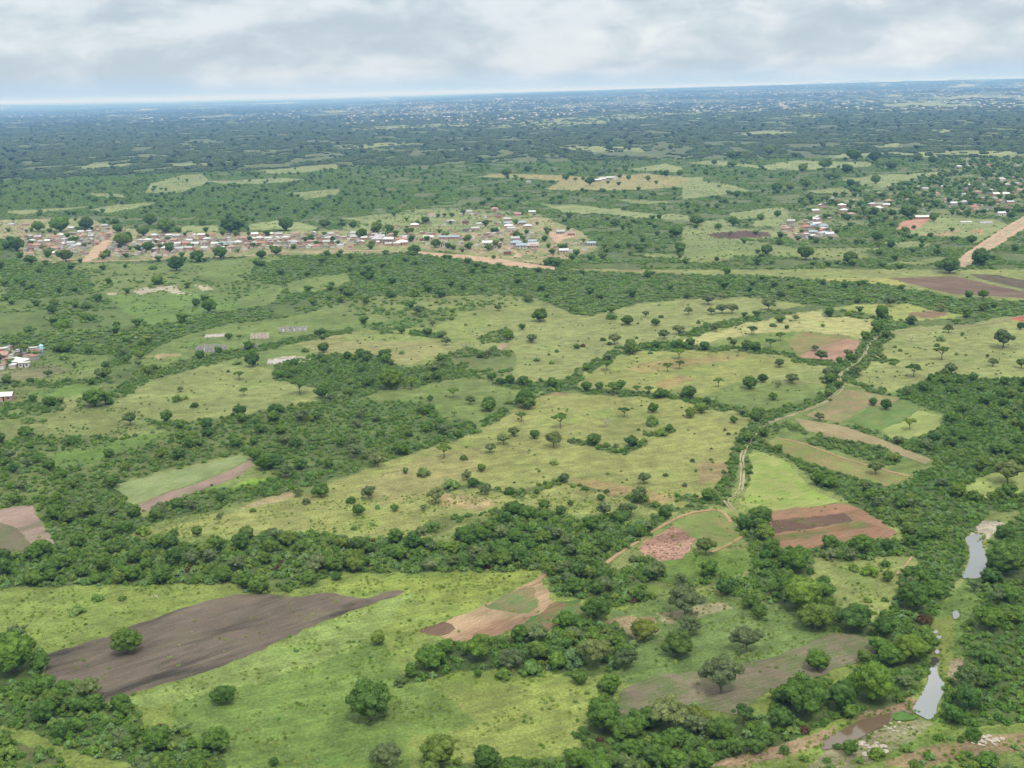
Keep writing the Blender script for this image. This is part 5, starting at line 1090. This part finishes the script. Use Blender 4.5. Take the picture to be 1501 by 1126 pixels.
KN = {'gable': 'gabled', 'hip': 'hip-roofed', 'mono': 'small flat-roofed', 'long': 'long'}
def house(px_, py_, kind=None, ri=None, wi=None, sc=1.0, rot=None, area='', parts=True):
    kind = kind or random.choices(['gable', 'hip', 'mono'], [4, 3, 3])[0]
    ri = random.choices(range(6), [5, 6, 1, 3, 1, 1])[0] if ri is None else ri; wi = random.choices(range(5), [4, 4, 3, 3, 1])[0] if wi is None else wi
    g = ground(px_, py_); WL, RF, dr, ws = HM[kind]
    root = bpy.data.objects.new('house', None); root.empty_display_size = .1; C.objects.link(root); root.location = g; root.scale = (sc,)*3
    root.rotation_euler = (0, 0, random.choice([0, 0, .12, -.1, math.pi/2]) + .05*random.random() if rot is None else rot)
    L_ = [('wall', WL[wi]), ('roof', RF[ri])]
    if parts: L_ += [('door', dr)]+[('window', w_) for w_ in ws]
    for nm, me in L_:
        o = bpy.data.objects.new(nm, me); o.parent = root; C.objects.link(o)
    HOUSES.append((root, px_, py_, f'{KN[kind]} {WALLN[wi]} house with {ROOF[ri][0]} roof', area)); return root
random.seed(21)
def ok_spot(px_, py_):
    p = np.array([px_]); q = np.array([py_])
    return not any(inpoly(p, q, r_)[0] for r_ in ROADS_PX)
def rows(x0, x1, y0, y1, nrow, step, area, jx=2.5, jy=1.0, skip=.12):
    for r_ in range(nrow):
        xx = x0+random.uniform(0, step)
        while xx < x1:
            t = (xx-x0)/(x1-x0); yy = y0+(y1-y0)*t + r_*6.2 + random.uniform(-jy, jy)
            if random.random() > skip and ok_spot(xx, yy): house(xx, yy, area=area, parts=False, sc=random.uniform(.72, .95), rot=random.choice([.0, .05, -.06, 1.57]))
            xx += step+random.uniform(-jx, jx)
rows(202, 345, 349, 346, 4, 12.5, 'in the left half village rows')
rows(345, 520, 346, 344, 4, 12, 'in the right half village rows', skip=.08)
rows(40, 106, 350, 347, 5, 12, 'left of the sandy street')
rows(106, 162, 338, 332, 5, 12, 'at the head of the sandy street')
rows(522, 600, 344, 348, 3, 13, 'at the villages right end')
rows(-40, 60, 335, 330, 2, 22, 'on the village left fringe')
def cloud(poly, n, area, parts=False, mind=7):
    xs = [p[0] for p in poly]; ys = [p[1] for p in poly]; got = []; t = 0
    while len(got) < n and t < n*60:
        t += 1; a_, b_ = random.uniform(min(xs), max(xs)), random.uniform(min(ys), max(ys))
        if not inpoly(np.array([a_]), np.array([b_]), poly)[0] or not ok_spot(a_, b_): continue
        if any(abs(a_-g_[0]) < mind and abs(b_-g_[1]) < mind*.35 for g_ in got): continue
        got.append((a_, b_)); house(a_, b_, area=area, parts=parts)
cloud(zp(1101,300,[(170,120),(230,90),(250,140),(180,155)]), 7, 'beside the compact cluster', mind=5)
cloud(zp(1101,300,[(310,90),(370,75),(400,110),(430,150),(480,190),(260,190),(300,150)]), 26, 'in the compact pale-roofed cluster', mind=5)
cloud(zp(1000,0,[(560,920),(760,880),(1000,810),(1100,850),(900,950),(700,990),(600,960)]), 18, 'under the trees left of the school')
cloud(zp(1000,0,[(1100,760),(1250,700),(1501,680),(1501,900),(1380,940),(1180,900),(1080,850)]), 46, 'in the leafy settlement by the wide road')
cloud(zp(400,300,[(640,130),(900,50),(1250,20),(1450,60),(1501,150),(1440,220),(1250,200),(1000,150),(900,150),(700,120)]), 22, 'among the middle village trees', mind=10)
for a_ in [(710,222,'hip',5),(640,205,'gable',0),(745,195,'gable',1),(855,195,'gable',0),(970,190,'long',2),(1060,150,'mono',2),(1180,225,'gable',0),(1210,245,'mono',3),(1290,275,'mono',5),(1340,225,'hip',2),(1370,240,'gable',2),(1430,235,'gable',1),(1060,105,'mono',4),(590,190,'gable',1),(575,205,'hip',1),(610,215,'mono',3),(930,230,'mono',0)]:
    house(400+a_[0]/3.7525, 300+a_[1]/3.7525, a_[2], a_[3], area='fronting the middle village', rot=random.uniform(-.15, .15), sc=.9 if a_[2] == 'long' else 1.2)
for a_ in [(20,110,2),(75,50,0),(75,215,2),(40,240,1),(400,225,2),(250,265,0),(90,240,3),(230,160,1),(290,170,3)]:
    house(760+a_[0]/3.7525, 300+a_[1]/3.7525, 'gable', a_[2], area='by the middle village lane')
house(1101+950/3.7525, 300+78/3.7525, 'long', 5, 4, area='beside the bare red yard', rot=.03, sc=.85)
house(1101+975/3.7525, 300+52/3.7525, 'mono', 5, 2, area='just behind the long school building')
house(1101+1180/3.7525, 300+102/3.7525, 'long', 0, 2, area='left one of the pair near the wide road', sc=.5, rot=0)
house(1101+1290/3.7525, 300+106/3.7525, 'long', 1, 2, area='right one of the pair near the wide road', sc=.55, rot=0)
house(1101+1375/3.7525, 300+58/3.7525, 'gable', 0, area='close to the wide dirt road')
for a_ in [(1150,795),(1180,790),(1205,788),(825,808),(1130,800)]: house(500+a_[0]/3.002, a_[1]/3.002, 'gable', 0, area='on the far pale clearing', sc=1.2)
# sheds, huts and yard walls between the houses: past the houses built one by one
random.seed(77); mb = MB(); cnt = 0
for poly, n in ((zp(0,300,[(140,170),(400,160),(620,130),(800,190),(1501,175),(2060,165),(2060,230),(1501,240),(800,290),(420,280),(140,260)]), 950), (zp(400,300,[(560,200),(640,110),(1250,20),(1501,150),(1501,280),(1200,260),(900,230)]), 200), (zp(1101,300,[(170,120),(370,75),(480,190),(260,195)]), 70), (SETTLE, 190), (zp(0,300,[(-60,790),(120,790),(230,800),(160,900),(-60,910)]), 34), (zp(0,300,[(-60,1050),(30,1050),(45,1090),(-60,1100)]), 8), (zp(760,300,[(160,150),(320,150),(420,260),(200,270)]), 25)):
    for _ in range(n):
        a_ = random.uniform(min(p[0] for p in poly), max(p[0] for p in poly)); b_ = random.uniform(min(p[1] for p in poly), max(p[1] for p in poly))
        if not inpoly(np.array([a_]), np.array([b_]), poly)[0] or not ok_spot(a_, b_): continue
        g = ground(a_, b_); w_, d_, h_ = random.uniform(2.4, 6.5), random.uniform(2.2, 4.6), random.uniform(1.6, 2.6); t = random.uniform(-.3, .3)+random.choice((0, 1.57)); c_, s_ = math.cos(t), math.sin(t)
        v = np.array([(x*w_/2, y*d_/2, z) for z in (0, h_) for y in (-1, 1) for x in (-1, 1)]+[(x*(w_/2+.2), y*(d_/2+.2), h_+.02+z+(.25 if y < 0 else 0)) for z in (0, .07) for y in (-1, 1) for x in (-1, 1)])
        v = np.stack([v[:, 0]*c_-v[:, 1]*s_+g.x, v[:, 0]*s_+v[:, 1]*c_+g.y, v[:, 2]], 1); F6 = [(0, 2, 3, 1), (4, 5, 7, 6), (0, 1, 5, 4), (2, 6, 7, 3), (0, 4, 6, 2), (1, 3, 7, 5)]
        j = random.choice((0, 1, 3, 4)); wm = 6+random.randrange(5); mb.add(v, F6, wm); mb.f += [tuple(i+mb.n-8 for i in q) for q in F6]; mb.mi += [j]*6; cnt += 1
o = bpy.data.objects.new('village_sheds', mb.mesh('village_sheds', [r_[1] for r_ in ROOF]+WALL)); C.objects.link(o); tag(o, 'small sheds, huts and yard walls crowded between the village houses', 'sheds', kind='stuff')
# homestead at the left edge
for a_ in [(10,812,'mono',5,2),(180,808,'mono',5,2),(15,845,'gable',3,1),(60,870,'mono',3,3),(105,880,'hip',5,2),(135,892,'mono',5,2),(30,1072,'gable',5,1)]:
    house(a_[0]/3.7525, 300+a_[1]/3.7525, a_[2], a_[3], a_[4], area='of the homestead at the left edge' if a_[1] < 1000 else 'standing alone low at the left edge', sc=.95, rot=random.uniform(-.2, .2))
# water tower
def water_tower(px_, py_):
    g = ground(px_, py_); root = bpy.data.objects.new('water_tower', None); root.location = g; C.objects.link(root)
    st = MB(); mats = [flat_mat('tower_steel', (.25, .33, .42)), flat_mat('tank_blue', (.30, .48, .60), .5)]
    for sx in (-1, 1):
        for sy in (-1, 1):
            l_ = MB(); tube(l_, (sx*1.5, sy*1.5, 0), (sx*1.2, sy*1.2, 5), .11, .11); o = bpy.data.objects.new('leg', l_.mesh('leg', [mats[0]])); o.parent = root; C.objects.link(o)
    for z_ in (1.7, 3.4):
        for (a_, b_) in (((-1.4,-1.4),(1.4,-1.4)),((1.4,-1.4),(1.4,1.4)),((1.4,1.4),(-1.4,1.4)),((-1.4,1.4),(-1.4,-1.4))): tube(st, (*a_, z_), (*b_, z_), .06, .06)
    bxm(st, -1.7, 1.7, -1.7, 1.7, 5, 5.15); o = bpy.data.objects.new('platform', st.mesh('platform', [mats[0]])); o.parent = root; C.objects.link(o)
    t_ = MB(); n = 16; a_ = np.arange(n)/n*2*math.pi; prof = [(0, 5.16), (1.35, 5.16), (1.42, 5.6), (1.42, 7.2), (1.2, 7.6), (.4, 7.9), (0, 7.92)]
    v = np.concatenate([np.stack([np.cos(a_)*r_, np.sin(a_)*r_, np.full(n, z_)], 1) for r_, z_ in prof])
    t_.add(v, [(j*n+i, j*n+(i+1) % n, (j+1)*n+(i+1) % n, (j+1)*n+i) for j in range(len(prof)-1) for i in range(n)])
    o = bpy.data.objects.new('tank', t_.mesh('tank', [mats[1]])); o.parent = root; C.objects.link(o)
    tag(root, 'blue water tank on a steel stand beside the left homestead', 'water tower')
water_tower(232/3.7525, 300+835/3.7525)
# roofless shells of houses being built on the upper pasture
def shell(px_, py_, w, d, h, label, rot, mat):
    g = ground(px_, py_); root = bpy.data.objects.new('roofless_house', None); root.location = g; root.rotation_euler = (0, 0, rot); C.objects.link(root)
    mb = MB(); t = .25
    def wallrun(x0, y0, x1, y1, n):
        for i in range(n):      # wall pieces with door and window gaps and broken tops
            a0, a1 = i/n, (i+.68)/n
            xa, ya, xb, yb = x0+(x1-x0)*a0, y0+(y1-y0)*a0, x0+(x1-x0)*a1, y0+(y1-y0)*a1
            hh = h*random.uniform(.7, 1.0); bxm(mb, min(xa, xb)-t/2, max(xa, xb)+t/2, min(ya, yb)-t/2, max(ya, yb)+t/2, 0, hh)
            xa, ya, xb, yb = xb+(t/2+.003)*(1 if x1 > x0 else 0), yb+(t/2+.003)*(1 if y1 > y0 else 0), x0+(x1-x0)*(i+1)/n-(t/2+.003)*(1 if x1 > x0 else 0), y0+(y1-y0)*(i+1)/n-(t/2+.003)*(1 if y1 > y0 else 0)
            if i % 2: bxm(mb, min(xa, xb)-(0 if x1 > x0 else t/2), max(xa, xb)+(0 if x1 > x0 else t/2), min(ya, yb)-(0 if y1 > y0 else t/2), max(ya, yb)+(0 if y1 > y0 else t/2), 0, .9)
    wallrun(-w/2, -d/2, w/2, -d/2, 5); wallrun(-w/2, d/2, w/2, d/2, 5)
    wallrun(-w/2, -d/2+t+.01, -w/2, d/2-t, 3); wallrun(w/2, -d/2+t+.01, w/2, d/2-t, 3); wallrun(0, -d/2+t+.01, 0, d/2-t, 3)
    o = bpy.data.objects.new('wall', mb.mesh('wall', [mat])); o.parent = root; C.objects.link(o)
    f_ = MB(); bxm(f_, -w/2-.4, w/2+.4, -d/2-.4, d/2+.4, -.05, .16); o = bpy.data.objects.new('floor_slab', f_.mesh('floor_slab', [WALL[3]])); o.parent = root; C.objects.link(o)
    tag(root, label, 'house')
shell(1165/3.7525, 300+800/3.7525, 17, 11, 3.0, 'grey roofless concrete house standing on the upper pasture', -.25, WALL[3])
shell(1430/3.7525, 300+730/3.7525, 12, 9, 2.6, 'small pale roofless shell upslope of the grey roofless house', .1, WALL[0])
shell(1378/3.7525, 300+785/3.7525, 9, 8, 2.2, 'lowest small grey wall shell on the upper pasture', .2, WALL[3])
shell(400+110/3.7525, 300+690/3.7525, 19, 9, 2.2, 'long pinkish-grey roofless shell beside the bushes above the pasture', .12, WALL[3])
shell(400+90/3.7525, 300+860/3.7525, 26, 13, .9, 'pale low foundation walls on a bare earth patch', .15, WALL[0])
shell(1195/3.7525, 300+722/3.7525, 16, 9, .7, 'low foundation outline on the upper pasture grass', .1, WALL[0])
# rocks
m_rock = flat_mat('rock', (.27, .24, .20), .9, .1, .25, .8)
def rocks(px_, py_, wpx, n, label, flat=.5, sd=0):
    rng = np.random.default_rng(sd); g = ground(px_, py_); s = wpx*dist(px_, py_)/F; mb = MB()
    for i in range(n):
        a_ = rng.uniform(0, 6.28); q = math.sqrt(rng.random())*s*.5; r = s*rng.uniform(.02, .10)
        V, Fc = ICO2; v = V*(1+rng.uniform(-.15, .15, (len(V), 1)))*np.array([1, rng.uniform(.6, 1), flat])*r
        mb.add(v+np.array([math.cos(a_)*q, math.sin(a_)*q*.6, r*.15]), Fc)
    o = bpy.data.objects.new('rock_outcrop', mb.mesh('rock_outcrop', [m_rock])); o.location = g; C.objects.link(o); tag(o, label, 'rocks')
rocks(222, 875, 24, 9, 'grey rocks lying in the bright grass beyond the ploughed field', .5, 1)
rocks(1432, 783, 26, 30, 'pale flat rocks across the head of the bright pond', .25, 2)
rocks(1462, 768, 24, 26, 'pale rock slabs upstream of the bright pond', .25, 3)
rocks(1318, 1066, 40, 22, 'white boulders below the small green islet', .35, 4)
rocks(1268, 1096, 60, 34, 'scattered pale stones on the sandy bend of the river', .3, 5)
rocks(1447, 1086, 46, 40, 'orange-white stones on the bare bank at the right', .3, 6)
rocks(1455, 846, 14, 10, 'few stones on the bank right of the bright pond', .3, 7)
# green islet in the brown arm
o = sheet('islet', [(1304,1050),(1312,1046),(1322,1044),(1336,1048),(1347,1052),(1340,1056),(1326,1058),(1312,1057)], flat_mat('islet_grass', A(104,146,66), .9, .1, .25, .5), z=.30); tag(o, 'bright green grassy islet between the bright and brown water', 'islet', kind='structure')
# far settlements: pale specks, hundreds of them
x5, y5, rng5 = candidates(3300, 17000, 90, 27, 9)
z5 = terrain(x5, y5); px, py = project(x5, y5, z5)
inz = np.zeros(len(x5), bool)
for poly, pr in ((zp(500,0,[(0,480),(300,440),(700,400),(1200,385),(1501,375),(1501,480),(1200,490),(900,520),(600,540),(300,545),(0,550)]), .9), (zp(1000,0,[(0,380),(600,370),(1501,350),(1600,350),(1600,480),(1300,480),(900,490),(500,480),(200,500),(0,500)]), .8), (zp(0,0,[(0,500),(500,490),(900,530),(1501,470),(1501,520),(1100,545),(800,550),(400,520),(0,520)]), .35)):
    inz |= inpoly(px, py, poly) & (rng5.random(len(x5)) < pr)
inz &= fbm(x5/700, y5/1400, 91, 3) > .42
x5, y5, z5 = x5[inz], y5[inz], z5[inz]; sh_ = rng5.permutation(len(x5)); x5, y5, z5 = x5[sh_], y5[sh_], z5[sh_]; mb = MB(); n5 = min(len(x5), 1300)
hv = np.array([(-.5,-.4,0),(.5,-.4,0),(.5,.4,0),(-.5,.4,0),(-.5,-.4,.3),(.5,-.4,.3),(.5,.4,.3),(-.5,.4,.3),(-.5,0,.48),(.5,0,.48)])
hf = [(0,1,5,4),(1,2,6,9,5),(2,3,7,6),(3,0,4,8,7)]; hr = [(4,5,9,8),(8,9,6,7)]
for i in range(n5):
    c_, s_ = math.cos(rng5.uniform(-.5, .5)), math.sin(rng5.uniform(-.5, .5)); k = rng5.uniform(8, 17); v = hv*k
    v = np.stack([v[:, 0]*c_-v[:, 1]*s_, v[:, 0]*s_+v[:, 1]*c_, v[:, 2]], 1)+np.array([x5[i], y5[i], z5[i]+4])
    j = int(rng5.integers(0, 3)); mb.add(v, hf, 3); mb.add(v, hr, j)
o = bpy.data.objects.new('distant_settlements', mb.mesh('distant_settlements', [ROOF[0][1], ROOF[5][1], ROOF[1][1], WALL[0]])); C.objects.link(o)
tag(o, 'hundreds of tiny pale roofs of distant villages among trees', 'distant houses', kind='stuff'); print('DISTANT', n5, 'HOUSES', len(HOUSES), 'THINGS', len(THINGS), 'TREES', sum(t[4]=='tree' for t in THINGS))

# ------------------------------------------------------------------ labels: each says where its plant stands
AREAS = [('on the dark ploughed field', FIELDS[0][6]), ('by the left homestead', zp(0,300,[(-50,780),(400,780),(420,980),(-50,980)])),
 ('on the small pasture left of centre', [(165,592),(240,548),(345,528),(480,575),(470,600),(280,604)]), ('on the diamond-shaped pale pasture', [(435,503),(530,483),(665,505),(680,525),(600,540),(500,532)]),
 ('in the upper hedged pasture', zp(760,300,[(250,1005),(400,880),(700,760),(1290,780),(1560,830),(1560,1140),(1240,1140),(1000,1080),(340,1060)])),
 ('in the bright grass of the near field', [(150,1030),(400,950),(600,865),(640,935),(600,985),(570,1005),(690,990),(880,1000),(880,1060),(600,1126),(240,1126)]),
 ('on the green plot by the river woods', [(885,895),(1000,870),(1160,890),(1290,940),(1280,985),(1130,1045),(905,1040)]),
 ('on the bright grass behind the ploughed field', [(-50,860),(350,860),(200,915),(-50,960)]),
 ('on the pasture right of the track', [(1240,590),(1270,510),(1360,478),(1501,460),(1501,553),(1350,565)]),
 ('on the pale yellow field', [(985,510),(1060,480),(1160,455),(1300,470),(1285,500),(1101,530)]),
 ('between the track and the strip fields', [(1100,660),(1240,565),(1400,600),(1380,690),(1320,720),(1170,690)]),
 ('below the reddish field', [(1060,745),(1340,785),(1350,905),(1290,930),(1050,880)]), ('beside the winding track', [(1060,740),(1060,650),(1140,590),(1240,540),(1290,490),(1320,490),(1260,570),(1160,625),(1110,660),(1100,740)]),
 ('on the wide central pasture', [(560,680),(640,640),(700,615),(790,575),(1000,580),(1110,612),(1065,740),(900,765),(750,760),(690,740)]),
 ('on the long pasture above the woodland belt', [(165,790),(430,715),(600,660),(720,700),(760,745),(620,800),(300,800)]),
 ('in the woodland belt', [(-50,790),(700,760),(1010,760),(1010,890),(-50,890)]), ('in the near thicket', [(575,1005),(640,925),(880,890),(950,950),(900,1050)]),
 ('in the corner thicket at bottom left', [(-200,900),(330,1040),(340,1200),(-200,1200)]), ('in the left village', VILLAGES[0]), ('in the middle village', VILLAGES[1]), ('among the far right settlement', SETTLE),
 ('in the woods by the river', [(850,1040),(1250,1000),(1300,850),(1700,700),(1700,1400),(560,1400),(600,1090)]), ('on the far plain', [(-500,60),(2000,60),(2000,330),(-500,330)]),
 ('by the wide dirt road', zp(1101,300,[(900,60),(1600,0),(1600,440),(900,440)])), ('in the scrub on the left', [(-500,384),(380,384),(380,760),(-500,760)]), ('above the hedged pastures', [(700,380),(1501,380),(1501,480),(980,510),(860,560),(700,560)]), ('in the middle of the plain', [(-500,320),(2000,320),(2000,800),(-500,800)])]
ORD = ['leftmost', 'second from the left', 'third from the left', 'fourth from the left', 'fifth from the left', 'sixth from the left', 'seventh from the left', 'eighth from the left', 'ninth from the left', 'tenth from the left', 'eleventh from the left', 'twelfth from the left']
def area_of(px_, py_):
    for nm, pts in AREAS:
        if inpoly(np.array([px_]), np.array([py_]), pts)[0]: return nm
    return 'in the nearest fields'
def fit(lb):
    for a_, b_ in ((' from the left', ' from left'), (' of the middle village', ' of the village'), ('dense ', ''), ('spreading ', ''), ('small ', ''), ('leafy ', ''), ('rightmost', 'last'), ('roofed ', ' '), ('metal ', ''), (' from left', ''), (' of the', ' in')):
        if len(lb.split()) <= 16: break
        lb = lb.replace(a_, b_, 1)
    return lb
def rank(items, tail, cat, group):
    by = {}
    for it in items: by.setdefault(it[1], []).append(it)
    for base, its in by.items():
        its.sort(key=lambda t: t[2])
        for i, (root, _b, _px) in enumerate(its):
            if len(its) == 1: lb = base
            elif i == len(its)-1: lb = base+', rightmost'
            elif i < len(ORD): lb = base+', '+ORD[i]
            else: lb = base+', in the crowd'
            tag(root, fit(lb), cat, group if len(its) > 1 else None)
def depthword(py_, lo, hi): return ''
trees = [(t[0], t[3]+' '+area_of(t[1], t[2]), t[1]) for t in THINGS if t[4] == 'tree']; shr = [(t[0], t[3]+' '+area_of(t[1], t[2]), t[1]) for t in THINGS if t[4] == 'shrub']
rank(trees, '', 'tree', 'trees standing over the pastures and villages'); rank(shr, '', 'shrub', 'shrubs dotted over the pastures')
rank([(h[0], h[3]+' '+h[4], h[1]) for h in HOUSES], '', 'house', 'houses of the villages')
